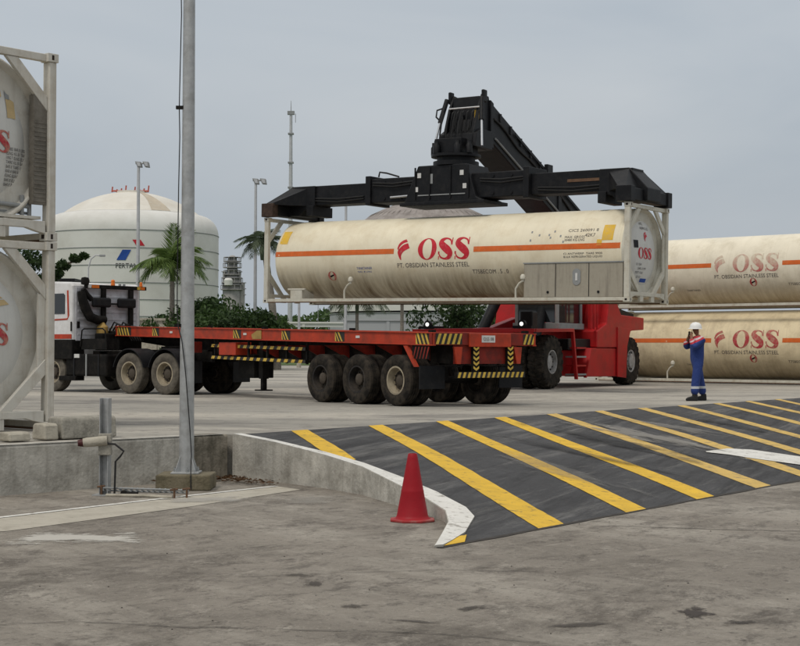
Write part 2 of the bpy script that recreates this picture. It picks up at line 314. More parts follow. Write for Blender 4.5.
# ================================================================== SETTING
YZ = .57                                              # the upper yard lies 0.57 m above the apron
e_ = Vector((.584, .812)).normalized(); n_ = Vector((e_.y, -e_.x)); RW, D0 = 6.13, 13.39
def ramp_pt(a, d, dz=0.0):
    p = e_ * a + n_ * (d - D0); return (p.x, p.y, YZ * (1 - d / RW) + dz)
g = MB(); g.add([(-4000, -30, 0), (4000, -30, 0), (4000, 5000, 0), (-4000, 5000, 0)], [(0, 1, 2, 3)])
tag(g.build('ground', M_['apron']), kind='structure')
# upper yard: edge follows retaining wall (inner side) and the top of the ramp
wd = Vector((.682, .731)).normalized(); wn = Vector((-wd.y, wd.x))      # along the wall / into the yard
W1 = Vector((-2.25, 19.84)); W0 = W1 - wd * 14
pa = ramp_pt(14.9, -.02); pb = ramp_pt(60, -.02)
A0 = W0 + wn * .28; A1 = W1 + wn * .28
yd = [(A0.x, A0.y), (A1.x, A1.y), (pa[0], pa[1]), (pb[0], pb[1]), (4000, pb[1]), (4000, 4500), (-4000, 4500), (-4000, A0.y)]
g = MB(); g.prism(yd, .02, YZ, 'z'); tag(g.build('upper_yard', M_['yard']), kind='structure')
# far grass beyond the yard paving
g = MB(); g.prism([(-400, 108), (500, 108), (500, 700), (-400, 700)], YZ + .004, YZ + .05, 'z')
tag(g.build('far_lawn', pmat('grass_far', (.07, .11, .03), .9, var=.3, scale=.3, bump=0)), kind='structure')

# ramp
kout = [(14.84, 0), (14.74, .83), (14.43, 1.88), (14.05, 2.75), (13.38, 3.70), (12.83, 4.49), (12.34, 5.08), (11.83, 5.46), (11.23, 5.79), (10.66, 6.10)]
kin = [(15.0, 0), (14.94, .66), (14.68, 1.7), (14.36, 2.54), (13.82, 3.51), (13.32, 4.30), (12.74, 5.06), (12.34, 5.42), (11.5, 5.86), (10.74, 6.13)]
def a_left(d):
    for (a0, d0), (a1, d1) in zip(kout, kout[1:]):
        if d0 <= d <= d1: return a0 + (a1 - a0) * (d - d0) / (d1 - d0)
    return kout[-1][0]
g = MB(); nd = 36; na = 40; vv = []; ff = []
for j in range(nd + 1):
    d = RW * j / nd; al = a_left(min(d, 6.10))
    for i in range(na + 1):
        a = al + (58 - al) * i / na; vv.append(ramp_pt(a, d, 0.008 * math.sin(a * .9) * math.sin(d * .5)))
for j in range(nd):
    for i in range(na): k = j * (na + 1) + i; ff.append((k, k + 1, k + na + 2, k + na + 1))
g.add(vv, ff); ramp = g.build('ramp', M_['asphalt'], smooth=True); tag(ramp, kind='structure')
# dark lip where the asphalt meets the apron
g = MB(); vv = []; ff = []
for i in range(90):
    a = 10.66 + i * .5; r_ = random.uniform(.01, .05)
    vv += [ramp_pt(a, RW - .02, .005), (*ramp_pt(a, RW + .02 + r_)[:2], .005)]
for i in range(89): ff.append((2 * i, 2 * i + 1, 2 * i + 3, 2 * i + 2))
g.add(vv, ff); g.build('asphalt_lip', M_['dark_crack'], ramp)
# yellow diagonal stripes (eleven in view)
def ripple(a, d): return 0.008 * math.sin(a * .9) * math.sin(d * .5) + .006
for i in range(14):
    a0 = 16.03 + 1.765 * i; g = MB(); vv = []; ff = []; first = True
    wtop = .33 + .02 * math.sin(i * 2.3)
    rows = []
    for j in range(0, 49):
        d = RW * j / 48; ac = a0 + .18 - .875 * d + .10 * math.sin(math.pi * d / RW) + .03 * math.sin(d * .9 + i)
        hw = (wtop + .02 + .13 * (d / RW) ** .8) / 2 + random.uniform(-.005, .005)
        l_, r_ = ac - hw, ac + hw + random.uniform(-.006, .006)
        if i == 0 and d < 5.0:
            lim = None
            for (q0, e0), (q1, e1) in zip(kin, kin[1:]):
                if e0 <= d <= e1: lim = q0 + (q1 - q0) * (d - e0) / (e1 - e0)
            if lim is not None:
                if r_ < lim + .02: break
                l_ = max(l_, lim + .015)
        rows.append((ramp_pt(l_, d, ripple(l_, d)), ramp_pt(r_, d, ripple(r_, d))))
    for a, b in rows: vv += [a, b]
    ff = [(2 * k, 2 * k + 1, 2 * k + 3, 2 * k + 2) for k in range(len(rows) - 1)]
    g.add(vv, ff); g.build('yellow_stripe', M_['yellow_paint'] if i < 4 else M_['yellow_worn'], ramp)
# small leftover of yellow at the ramp toe beside the kerb
g = MB(); g.add([ramp_pt(10.76, 6.12, .009), ramp_pt(11.1, 6.12, .009), ramp_pt(11.42, 5.93, .009), ramp_pt(11.3, 5.93, .009)], [(0, 1, 2, 3)])
g.build('yellow_stripe', M_['yellow_paint'], ramp)
# worn white lane line crossing the stripes
g = MB(); up = [(20.85, 4.03), (21.004, 4.034), (21.158, 4.038), (21.312, 4.042), (21.466, 4.046), (21.62, 4.05), (21.68, 4.102), (21.74, 4.154), (21.8, 4.206), (21.86, 4.258), (21.92, 4.31), (21.924, 4.462), (21.928, 4.614), (21.932, 4.766), (21.936, 4.918), (21.94, 5.07), (21.945, 5.252), (21.95, 5.435), (21.954, 5.617), (21.959, 5.8), (21.964, 5.982)]; lo_ = [(20.75, 4.08), (20.77, 4.14), (20.79, 4.2), (20.81, 4.26), (20.83, 4.32), (20.85, 4.38), (20.842, 4.458), (20.834, 4.536), (20.826, 4.614), (20.818, 4.692), (20.81, 4.77), (20.824, 4.91), (20.838, 5.05), (20.852, 5.19), (20.866, 5.33), (20.88, 5.47), (20.897, 5.638), (20.914, 5.806), (20.93, 5.974), (20.947, 6.1), (20.964, 6.1)]; vv = []
for p, q in zip(up, lo_):
    for u_ in (0, .5, 1): a, d = p[0] + (q[0] - p[0]) * u_, p[1] + (q[1] - p[1]) * u_; vv.append(ramp_pt(a, d, ripple(a, d) + .007))
g.add(vv, [(3 * k + j_, 3 * k + 3 + j_, 3 * k + 4 + j_, 3 * k + 1 + j_) for k in range(len(up) - 1) for j_ in (0, 1)]); g.build('white_marking', M_['white_paint'], ramp)

def ramp_patch(a0, d0_, a1, d1_, hw, colr, seed, amt, z, nscale=2.0):
    p, q = Vector(ramp_pt(a0, d0_)), Vector(ramp_pt(a1, d1_)); x = (q - p); hl = x.length / 2; x.normalize()
    nn = (Vector(ramp_pt(1, 0)) - Vector(ramp_pt(0, 0))).cross(Vector(ramp_pt(0, 1)) - Vector(ramp_pt(0, 0))).normalized()
    if nn.z < 0: nn = -nn
    y = nn.cross(x); c = (p + q) / 2 + nn * z
    o = soft_patch('tyre_dust' if sum(colr) > .3 else 'tyre_scuff', 0, 0, 1, 1, colr, seed, 0, amt, nscale=nscale)
    o.matrix_world = Matrix(((x.x * hl, y.x * hw, nn.x, c.x), (x.y * hl, y.y * hw, nn.y, c.y), (x.z * hl, y.z * hw, nn.z, c.z), (0, 0, 0, 1)))
RAMP_PATCHES = [(22.9, .1, 20.6, 5.0, .75, (.30, .285, .255), 2.2, .62, .020), (24.6, .2, 22.9, 4.0, .55, (.27, .255, .23), 5.3, .45, .0205), (21.4, .1, 19.2, 5.6, .6, (.025, .025, .025), 7.7, .6, .021),
    (19.6, .2, 17.6, 5.4, .4, (.03, .03, .03), 9.1, .5, .0215), (26.6, .2, 24.9, 4.2, .5, (.03, .03, .03), 11.4, .5, .022), (17.6, 2.0, 15.3, 5.9, .5, (.24, .23, .21), 13.9, .28, .0225)]

# side wall of the ramp: concrete face under the painted kerb
t = thing('ramp_side_wall', (0, 0, 0), 'low curved concrete side wall of the ramp, topped by a white kerb line', 'wall')
def dens(lst, k=5):
    o = []
    for (a0, d0), (a1, d1) in zip(lst, lst[1:]):
        for i in range(k): o.append((a0 + (a1 - a0) * i / k, d0 + (d1 - d0) * i / k))
    return o + [lst[-1]]
ko, ki = dens(kout), dens(kin)
g = MB(); vv = []; ff = []
for (a, d), (b, c) in zip(ko, ki):
    p = ramp_pt(a - .012, d); q = ramp_pt(b, c)
    zt = max(p[2] + .012, .02); zq = max(q[2] - .03, .01)
    vv += [(p[0], p[1], -.02), (p[0], p[1], zt), (q[0], q[1], zt - .005 if False else max(q[2] + .008, .018)), (q[0], q[1], -.02)]
for i in range(len(ko) - 1):
    k = 4 * i; ff += [(k, k + 4, k + 5, k + 1), (k + 1, k + 5, k + 6, k + 2), (k + 2, k + 6, k + 7, k + 3)]
ff += [(0, 1, 2, 3), tuple(4 * (len(ko) - 1) + j for j in (3, 2, 1, 0))]
g.add(vv, ff); g.build('wall_body', M_['conc'], t)
g = MB(); vv = []
for i, ((a, d), (b, c)) in enumerate(zip(ko, ki)):
    p = ramp_pt(a, d); q = ramp_pt(b, c)
    vv += [(p[0], p[1], max(p[2] + .016, .024)), (q[0], q[1], max(q[2] + .014, .023))]
g.add(vv, [(2 * k, 2 * k + 1, 2 * k + 3, 2 * k + 2) for k in range(len(ko) - 1)]); g.build('kerb_paint', M_['white_paint'], t)

# retaining wall at the left, cast in bays with joints between them
t = thing('retaining_wall', (W1.x, W1.y, 0), 'long low grey concrete retaining wall below the yard, on the left', 'wall')
t.matrix_world = Matrix.Translation((W1.x, W1.y, 0)) @ Matrix.Rotation(math.atan2(wd.y, wd.x), 4, 'Z')
cuts = [-14, -9.0, -4.62, -.62, -.03]
for x0, x1 in zip(cuts, cuts[1:]):
    g = MB(); g.prism([(0, -.01), (0, YZ - .02), (.02, YZ + .008), (.28, YZ + .012), (.28, -.01)], x0 + .003, x1 - .003, 'x'); g.build('wall_bay', M_['conc'] if x1 < -.1 else M_['conc_stained'], t, bevel=.006)
g = MB(); g.box(-14, -.1, .001, .05, YZ + .0135, YZ + .0165); g.build('edge_paint', M_['white_worn'], t)

# concrete strip with a thin white line at the wall foot, chalky patch, joints in the apron
g = MB(); g.add([(-6.2, 11.9, .004), (-3.62, 14.0, .004), (-2.25, 16.2, .004), (-1.2, 18.2, .004), (-1.5, 18.6, .004), (-2.62, 17.05, .004), (-4.0, 15.0, .004), (-6.8, 12.4, .004)],
              [(0, 1, 6, 7), (1, 2, 5, 6), (2, 3, 4, 5)]); tag(g.build('screed_strip', M_['strip']), kind='structure')
g = MB(); g.add([(-6.8, 12.4, .009), (-4.0, 15.0, .009), (-2.62, 17.05, .009), (-1.5, 18.6, .009), (-1.55, 18.66, .009), (-2.69, 17.09, .009), (-4.06, 15.06, .009), (-6.9, 12.5, .009)],
              [(0, 1, 6, 7), (1, 2, 5, 6), (2, 3, 4, 5)]); tag(g.build('white_ground_line', M_['white_paint']), kind='structure')
def soft_patch(name, x, y, a, b, colr, seed, z=.0055, amt=1.0, rot=0, rough=.8, nscale=2.2):
    m = bpy.data.materials.new(name); m.use_nodes = True; tt = m.node_tree; n = tt.nodes.new; l = tt.links.new
    p = tt.nodes['Principled BSDF']; p.inputs['Base Color'].default_value = (*colr, 1); p.inputs['Roughness'].default_value = rough
    tc = n('ShaderNodeTexCoord'); ln = n('ShaderNodeVectorMath'); ln.operation = 'LENGTH'; l(tc.outputs['Object'], ln.inputs[0])
    nz = n('ShaderNodeTexNoise'); nz.inputs['Scale'].default_value = nscale; nz.inputs['Detail'].default_value = 9; nz.inputs['Roughness'].default_value = .72; nz.noise_dimensions = '4D'; nz.inputs['W'].default_value = seed; l(tc.outputs['Object'], nz.inputs[0])
    mu = n('ShaderNodeMath'); mu.operation = 'MULTIPLY_ADD'; mu.inputs[1].default_value = 3.2; l(nz.outputs[0], mu.inputs[0]); mu.inputs[2].default_value = -.95
    sb = n('ShaderNodeMath'); sb.operation = 'SUBTRACT'; l(mu.outputs[0], sb.inputs[0]); l(ln.outputs['Value'], sb.inputs[1])
    mr = n('ShaderNodeMapRange'); mr.inputs[1].default_value = .0; mr.inputs[2].default_value = .32; mr.inputs[4].default_value = amt; l(sb.outputs[0], mr.inputs[0]); l(mr.outputs[0], p.inputs['Alpha'])
    g = MB(); g.add([(-1, -1, 0), (1, -1, 0), (1, 1, 0), (-1, 1, 0)], [(0, 1, 2, 3)]); o = g.build(name, m)
    o.location = (x, y, z); o.scale = (a, b, 1); o.rotation_euler = (0, 0, rot); return tag(o, kind='structure')
soft_patch('chalk_patch', -2.98, 13.45, .95, .62, (.50, .48, .43), 1.5, amt=.85)
soft_patch('chalk_patch', -2.2, 16.9, .9, .5, (.42, .40, .36), 4.1, .0105, .6)
def crack(name, pts, w_, z=.006):
    g = MB(); vv = []; P = []
    for (x0, y0), (x1, y1) in zip(pts, pts[1:]):
        for i in range(10): P.append((x0 + (x1 - x0) * i / 10 + random.uniform(-.012, .012), y0 + (y1 - y0) * i / 10 + random.uniform(-.02, .02)))
    for x, y in P:
        h = w_ * random.uniform(.4, 1.2); vv += [(x, y - h, z), (x, y + h, z)]
    g.add(vv, [(2 * k, 2 * k + 1, 2 * k + 3, 2 * k + 2) for k in range(len(P) - 1)]); return tag(g.build(name, M_['dark_crack']), kind='structure')
crack('apron_joint', [(2.05, 14.55), (3.0, 14.3), (3.9, 14.15), (4.5, 13.9), (7, 13.3)], .012)
crack('apron_crack', [(-2.6, 9.2), (-2.0, 9.35), (-1.4, 9.2), (.2, 9.0), (.9, 8.7)], .006)
crack('apron_crack', [(-1.2, 11.2), (.3, 11.6), (1.2, 11.5)], .005)
crack('apron_crack', [(-3.4, 12.1), (-2.3, 12.3), (-1.7, 12.0)], .004)
# oil stains (own shape, wet sheen)
for k, (x, y, a, b, c, am) in enumerate(((1.93, 9.75, .17, .30, (.04, .03, .024), .9), (2.12, 9.4, .17, .12, (.04, .032, .026), .7), (.5, 9.9, .2, .10, (.045, .036, .028), .75), (-.3, 9.95, .13, .14, (.05, .04, .032), .6), (-.62, 10.9, .22, .10, (.05, .04, .033), .6),
        (1.1, 9.3, .12, .32, (.05, .04, .032), .6), (-.75, 11.3, .2, .14, (.05, .04, .03), .5), (.1, 9.4, .3, .06, (.04, .032, .026), .6), (3.0, 12.4, .9, .5, (.31, .28, .24), .2), (-1.0, 17.0, .8, .7, (.36, .34, .30), .4))):
    soft_patch('oil_stain' if sum(c) < .3 else 'pale_patch', x, y, a, b, c, 10 + k * 1.37, .0052 + k * .0001, am, rot=k * .4 if a < .5 else .2, nscale=1.6)
for q_ in RAMP_PATCHES: ramp_patch(*q_)
# little stones and grit
g = MB()
for k in range(150):
    x = random.uniform(-4, 5); y = random.uniform(8.4, 15); s = random.choice((.003, .004, .005, .009))
    if (Vector((x, y)).dot(n_) + D0) < RW + .1 and x > -.3: continue
    pts = [(x + s * random.uniform(.6, 1.2) * dx, y + s * random.uniform(.6, 1.2) * dy, dz * s) for dx, dy, dz in ((1, 0, 0), (0, 1, 0), (-1, 0, 0), (0, -1, 0), (0, 0, .9))]
    g.add(pts, [(0, 1, 4), (1, 2, 4), (2, 3, 4), (3, 0, 4)])
tag(g.build('grit', M_['dark_crack']), 'small dark grit and stones scattered over the apron', 'grit', kind='stuff')
# dead leaves in the corner where wall and ramp meet
g = MB()
for k in range(230):
    u_ = random.random() ** 1.5; ang = random.uniform(0, 1)
    x = -2.32 + random.gauss(.15, .3); y = 19.6 + random.gauss(-.22, .14) - abs(x + 2.3) * .9
    s = random.uniform(.02, .05); M = Matrix.Translation((x, y, .015 + random.uniform(0, .05))) @ Matrix.Rotation(random.uniform(0, 6), 4, 'Z') @ Matrix.Rotation(random.uniform(-.7, .7), 4, 'X')
    g.add([(-s, 0, 0), (0, -s * .4, 0), (s, 0, 0), (0, s * .4, .01)], [(0, 1, 2, 3)], 0, M)
tag(g.build('leaf_litter', M_['litter']), 'brown dead leaves gathered in the corner of wall and ramp', 'leaves', kind='stuff')

# ================================================================== LETTERING
def catmull(pts, k=8):
    o = []; n = len(pts)
    for i in range(n - 1):
        p0, p1, p2, p3 = [Vector(pts[max(0, min(n - 1, j))]) for j in (i - 1, i, i + 1, i + 2)]
        for s in range(k):
            t = s / k
            o.append(.5 * ((2 * p1) + (-p0 + p2) * t + (2 * p0 - 5 * p1 + 4 * p2 - p3) * t * t + (-p0 + 3 * p1 - 3 * p2 + p3) * t ** 3))
    o.append(Vector(pts[-1])); return o
def glyph_O(x0, w_, h):
    v = []; f = []; n = 48
    for k in range(n):
        t = 2 * math.pi * k / n; c, s = math.cos(t), math.sin(t)
        v += [(x0 + w_ / 2 * (1 + c), h / 2 * (1 + s)), (x0 + w_ / 2 * (1 + .50 * c), h / 2 * (1 + .92 * s))]
        f.append((2 * k, 2 * ((k + 1) % n), 2 * ((k + 1) % n) + 1, 2 * k + 1))
    return v, f
def glyph_S(x0, w_, h):
    sp = [(.86, .70, .02), (.78, .88, .04), (.50, .965, .045), (.24, .88, .11), (.22, .72, .16), (.40, .57, .18), (.62, .44, .19), (.80, .28, .16), (.74, .11, .11), (.48, .035, .045), (.20, .11, .04), (.08, .30, .02)]
    P = catmull([(a * w_, b * h, c * w_ * 1.15) for a, b, c in sp], 7); v = []; f = []
    for i, p in enumerate(P):
        d = (P[min(i + 1, len(P) - 1)] - P[max(i - 1, 0)]); d = Vector((d.x, d.y)).normalized(); nn = Vector((-d.y, d.x)) * p.z
        v += [(x0 + p.x + nn.x, p.y + nn.y), (x0 + p.x - nn.x, p.y - nn.y)]
        if i: f.append((2 * i - 2, 2 * i - 1, 2 * i + 1, 2 * i))
    b = len(v); v += [(x0 + .84 * w_, .66 * h), (x0 + .94 * w_, .66 * h), (x0 + .92 * w_, 1.0 * h), (x0 + .87 * w_, 1.0 * h), (x0 + .03 * w_, .0), (x0 + .08 * w_, 0), (x0 + .13 * w_, .36 * h), (x0 + .03 * w_, .36 * h)]
    f += [(b, b + 1, b + 2, b + 3), (b + 4, b + 5, b + 6, b + 7)]
    return v, f
def merge(*gs):
    v = []; f = []
    for a, b in gs: n = len(v); v += a; f += [tuple(i + n for i in q) for q in b]
    return v, f
def oss(w_, h): return merge(glyph_O(0, .36 * w_, h), glyph_S(.385 * w_, .29 * w_, h), glyph_S(.70 * w_, .29 * w_, h))
def band(l, r):  # two polylines -> strip
    v = []; n = len(l)
    for a, b in zip(l, r): v += [tuple(a)[:2], tuple(b)[:2]]
    return v, [(2 * i, 2 * i + 1, 2 * i + 3, 2 * i + 2) for i in range(n - 1)]
def flame(w_, h):
    def C(p): return catmull([(x * w_, y * h, 0) for x, y in p], 5)
    a = band(C([(.02, .56), (.12, .78), (.36, .93), (.62, 1.0)]), C([(.10, .46), (.22, .66), (.46, .80), (.76, .87)]))
    b = band(C([(.06, .40), (.20, .56), (.46, .72), (.80, .80)]), C([(.34, .02), (.36, .24), (.56, .42), (.98, .56)]))
    c = band(C([(.06, .40), (.10, .28), (.22, .10), (.34, .0)]), C([(.2, .52), (.3, .36), (.34, .2), (.36, .04)]))
    return merge(a, b, c)
TEXTS = {}
def text2d(s, h, width=None):
    if (s, h, width) in TEXTS: return TEXTS[(s, h, width)]
    cu = bpy.data.curves.new('txt', 'FONT'); cu.body = s; cu.size = h / .73; cu.resolution_u = 2; cu.align_x = 'LEFT'
    o = bpy.data.objects.new('txt', cu); col.objects.link(o); dg = bpy.context.evaluated_depsgraph_get(); dg.update()
    me = o.evaluated_get(dg).to_mesh(); bm = bmesh.new(); bm.from_mesh(me)
    bmesh.ops.triangulate(bm, faces=bm.faces)
    v = [(p.co.x, p.co.y) for p in bm.verts]; f = [tuple(q.index for q in p.verts) for p in bm.faces]; bm.free()
    bpy.data.objects.remove(o); bpy.data.curves.remove(cu)
    if width:
        x1 = max(p[0] for p in v); v = [(p[0] * width / x1, p[1]) for p in v]
    TEXTS[(s, h, width)] = (v, f); return v, f
def strip2d(w_, h):      # finer at the start, where it runs over the dished end
    xs = [0, .02, .05, .09, .14, .2, .27, .35] + [.45 + (w_ - .45) * k / 6 for k in range(7)]; v = []; f = []
    for x in xs: v += [(x, 0), (x, h / 2), (x, h)]
    for k in range(len(xs) - 1): f += [(3 * k, 3 * k + 3, 3 * k + 4, 3 * k + 1), (3 * k + 1, 3 * k + 4, 3 * k + 5, 3 * k + 2)]
    return v, f
def rect2d(w_, h, n=8): return band([(0, h * i / n) for i in range(n + 1)], [(w_, h * i / n) for i in range(n + 1)])
def put(parent, name, gl, mapf, mat, label=None):
    g = MB(); g.add([mapf(*p) for p in gl[0]], gl[1]); o = g.build(name, mat, parent)
    if label: o['label'] = label
    return o

# ================================================================== 40 ft TANK CONTAINERS
LEN, WID, HGT = 12.192, 2.438, 2.591
RC, YC, ZC = 1.19, WID / 2, 1.325
XD, DD = .50, .38          # where the straight shell starts, depth of the dished end
def rad(x):
    return RC if x >= XD else RC * math.sqrt(max(0.02, 1 - ((XD - x) / DD) ** 2))
def cyl(s0, ang0, off=.004, slope=0):   # (x, h) on the camera-facing flank of the shell, h measured along the arc
    def f(x, h):
        r_ = rad(s0 + x) + off
        return (s0 + x, YC - r_ * math.cos(R(ang0) + h / RC), ZC + r_ * math.sin(R(ang0) + h / RC))
    return f
def container(M, label, group, shell, fr, ink, kind, end='right', far_side=False):
    t = thing('tank_container', M, label, 'tank container', group)
    # shell with dished ends
    prof = []
    for k in range(9):
        a = math.pi / 2 * k / 8; prof.append((RC * math.sin(a) if k < 8 else RC, XD - DD * math.cos(a)))
    prof += [(RC, 3.05 + i * 3) if False else (RC, x) for x in (2.2, 4, 6.1, 8.2, 10)]
    prof += [(RC, LEN - .20), (.9, LEN - .62), (0, LEN - .62)]
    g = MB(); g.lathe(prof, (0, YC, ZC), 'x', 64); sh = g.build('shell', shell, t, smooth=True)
    # weld / cladding bands on the shell
    for x in (.56, 3.0, 9.0, LEN - .34) if kind != 'hoist' else (.56, LEN - .34):
        g = MB(); g.lathe([(RC - .01, -.03), (RC + .004, -.03), (RC + .004, .03), (RC - .01, .03)], (x, YC, ZC), 'x', 64); g.build('cladding_band', shell, t, smooth=True)
    # visible dished head (white) inside a cladding rim
    g = MB(); hp = [(0.0, .30), (.35, .285), (.65, .235), (.88, .15), (1.0, .04), (1.03, -.1)]
    g.lathe(hp, (LEN - .40, YC, ZC), 'x', 64); hd = g.build('tank_head', M_['head'], t, smooth=True)
    g = MB(); g.lathe([(RC + .002, -.24), (RC, -.17), (RC - .03, -.145), (RC - .05, -.15), (1.07, -.30), (1.03, -.48)], (LEN, YC, ZC), 'x', 64); g.build('head_rim', fr, t, smooth=True)
    hx = LEN - .40 + .004
    def hm(y0, z0):
        def f(x, h):
            y, z = y0 + x, z0 + h; r_ = math.hypot(y, z - 0)
            pr = hp; d = hp[-1][1]
            for (ra, da), (rb, db) in zip(hp, hp[1:]):
                if ra <= r_ <= rb: d = da + (db - da) * (r_ - ra) / (rb - ra); break
            return (hx + d + .006, YC + y, ZC + z)
        return f
    ht = oss(.80, .30); dv = -.16
    put(hd, 'lettering', ht, hm(-.43 + (.20 if kind.startswith('near') else 0), -.16), ink if kind != 'hoist' else M_['red_ink'])
    put(hd, 'flame_logo', flame(.2, .26), hm(-.1, .3), M_['red_dull'] if kind != 'hoist' else M_['red_ink'])
    put(hd, 'placard', rect2d(.2, .2), hm(-.62, .12), M_['mblack'] if kind == 'hoist' else M_['label_pale'])
    for k in range(4): put(hd, 'small_lettering', text2d(['32 1500', 'SHELL 8 MM', 'TEST 17.03', '22 G1'][k], .06), hm(-.5 + .1 * (k % 2), -.34 - .11 * k), M_['black_ink'])
    for k in range(3): put(hd, 'small_lettering', text2d(['REFRIG LIQ', '1972', '223'][k], .07), hm(-.25, .42 + .12 * k + .2), M_['black_ink'])
    put(hd, 'blue_label', rect2d(.36, .1), hm(-.18, -.78), M_['blue_ink'])
    if kind == 'near_upper':
        for yy, zz, ww, hh, mm in ((.62, .42, .16, .28, 'label_pale'), (.45, .70, .1, .12, 'label_pale'), (.62, .68, .08, .13, 'ring')):
            put(hd, 'placard', rect2d(ww, hh), hm(yy - .1, zz - .1), M_[mm])
        for c_ in range(3):
            for r_ in range(9): put(hd, 'data_line', text2d(random.choice(['ELNG', 'TARE', 'LNG 7', 'KG 30', 'BAR 8']), .045, .12), hm(.50 + .14 * c_, -.60 + .06 * r_), M_['black_ink'])
    if kind == 'near_lower':
        put(hd, 'flame_logo', flame(.5, .26), hm(.1, .25), M_['label_pale'])
    # corner posts, castings
    for x0 in (0, LEN - .16):
        for y0 in (0, WID - .15):
            g = MB(); g.box(x0 + .003, x0 + .157, y0 + (.003 if y0 < 1 else .031), y0 + (.119 if y0 < 1 else .147), .118, HGT - .118); g.build('corner_post', fr, t, bevel=.012)
            for z0 in (0, HGT - .118):
                g = MB(); g.box(x0 - .006, x0 + .172, y0 - .006, y0 + .168, z0, z0 + .118)
                for yy in (y0 + .045,):   # slots in the casting
                    g.box(x0 + .164 if x0 > 1 else x0 - .009, x0 + .1745 if x0 > 1 else x0 + .0, yy + .01, yy + .05, z0 + .025, z0 + .095, 1)
                g.box(x0 + .04, x0 + .11, y0 - .0085, y0 + .0, z0 + .03, z0 + .09, 1)
                g.build('corner_casting', [fr, M_['casting_hole']], t, bevel=.008)
    # end frames: beams and diagonal gussets at each corner
    for xe in (.035, LEN - .125):
        g = MB(); g.box(xe, xe + .09, .12, WID - .12, HGT - .115, HGT - .012); g.build('top_beam', fr, t, bevel=.008)
        g = MB(); g.prism([(.15, .135), (.15, .30), (WID - .15, .30), (WID - .15, .135), (WID - .36, .15), (WID - .50, .02), (WID - .62, .15), (WID - .78, .155), (.78, .155), (.62, .15), (.50, .02), (.36, .15)][:4] if False else [(.15, .10), (.15, .27), (WID - .15, .27), (WID - .15, .10), (WID - .3, .13), (WID - .45, .17), (.45, .17), (.3, .13)], xe, xe + .09, 'x'); g.build('bottom_beam', fr, t, bevel=.006)
        for yy in (.78, WID - .98):
            g = MB(); g.box(xe + .01, xe + .08, yy, yy + .2, .02, .17); g.build('beam_foot', fr, t, bevel=.006)
        for sy in (0, 1):
            for sz in (0, 1):
                q = [(.12, .98), (.12, .76), (.66, .268), (.86, .268)] if sz == 0 else [(.12, HGT - .80), (.12, HGT - .60), (.60, HGT - .118), (.80, HGT - .118)]
                if kind == 'near_upper' and sy == 1 and sz == 0: continue
                q = [(WID - a, b) if sy else (a, b) for a, b in q]
                g = MB(); g.prism(q, xe + .012, xe + .078, 'x'); g.build('corner_brace', fr, t, bevel=.008)
    # bottom side rails, saddles, cross pipes
    for y0 in (.01, WID - .09):
        g = MB(); g.box(.17, LEN - .17, y0, y0 + .08, .03, .12); g.box(.17, LEN - .17, y0 - .004, y0 + .05, .0, .028, 1); g.build('side_rail', [fr, M_['rust']], t, bevel=.006)
    for x in (1.25, 10.9):
        for sy in (0, 1):
            q = [(.02, .12), (.02, .42), (.16, .42), (.62, .26), (.62, .12)]
            if sy: q = [(WID - a, b) for a, b in q]
            if kind == 'hoist' and 8 < x and sy == 0: continue
            g = MB(); g.prism(q, x - .22, x + .22, 'x'); q2 = (x - .32, x + .32)
            y0 = .0 if not sy else WID - .1; g.box(x - .32, x + .32, y0 + .012, y0 + .09, .38, .43); g.build('saddle', fr, t, bevel=.008)
    # inner webs of the corner posts between the braces
    for y0 in (.12, WID - .24):
        g = MB(); g.box(LEN - .10, LEN - .06, y0, y0 + .12, .86, HGT - .72); g.build('post_web', fr, t, bevel=.006)
    # little vent pipes that rise from the rail
    for x in (3.16, 8.93):
        g = MB(); g.tube([(x - .12, .03, .10), (x - .12, .03, .36), (x - .02, .03, .50), (x + .1, .03, .58)], .028, 8); g.lathe([(.05, 0), (.075, .03), (.075, .10), (.04, .15), (0, .16)], (x + .1, .03, .60), 'z', 12); g.tube([(x + .1, .03, .55), (x + .1, .03, .62)], .035); g.build('vent_pipe', fr, t, smooth=True)
    # stripe and logo on the flank
    W_ = cyl
    sa = 3.2
    put(t, 'orange_stripe', band([(0, 0), (0, .15)], [(.01, 0), (.01, .15)]) if False else strip2d(4.62, .15), cyl(.155, sa), M_['orange']); 
    put(t, 'orange_stripe', rect2d(4.46, .15), cyl(7.45, sa), M_['orange'])
    o_ink = {'hoist': M_['red_ink'], 'right_upper': M_['red_worn'], 'right_lower': M_['red_dull']}.get(kind, M_['red_ink'])
    if kind in ('hoist', 'right_upper', 'right_lower'):
        put(t, 'flame_logo', flame(.44, .62), cyl(4.88, -6), o_ink)
        put(t, 'lettering', oss(1.74, .63), cyl(5.60, -6), o_ink)
        put(t, 'company_lettering', text2d('PT. OBSIDIAN STAINLESS STEEL', .135, 2.42), cyl(4.88, -16), M_['black_ink'])
    if kind == 'hoist':
        put(t, 'yellow_label', rect2d(.30, .48), cyl(.52, 22), M_['yellow_ink']); put(t, 'yellow_label', rect2d(.32, .46), cyl(11.36, 14), M_['yellow_ink'])
        put(t, 'yellow_label', rect2d(.15, .16), cyl(11.22, 7.5), M_['yellow_ink'])
        put(t, 'number_lettering', text2d('CICS 260091 8', .09, .9), cyl(10.32, 27), M_['black_ink']); put(t, 'number_lettering', text2d('42K7', .10, .3), cyl(10.85, 19.5), M_['black_ink'])
        put(t, 'number_lettering', text2d('T75BECOM . 5 . 0', .13, 1.15), cyl(7.37, -26.5), M_['black_ink'])
        for k, s in enumerate(['MAX. GROSS', '30480 KG LNG']): put(t, 'number_lettering', text2d(s, .07, .6), cyl(10.25, 18.0 - 4.0 * k), M_['black_ink'])
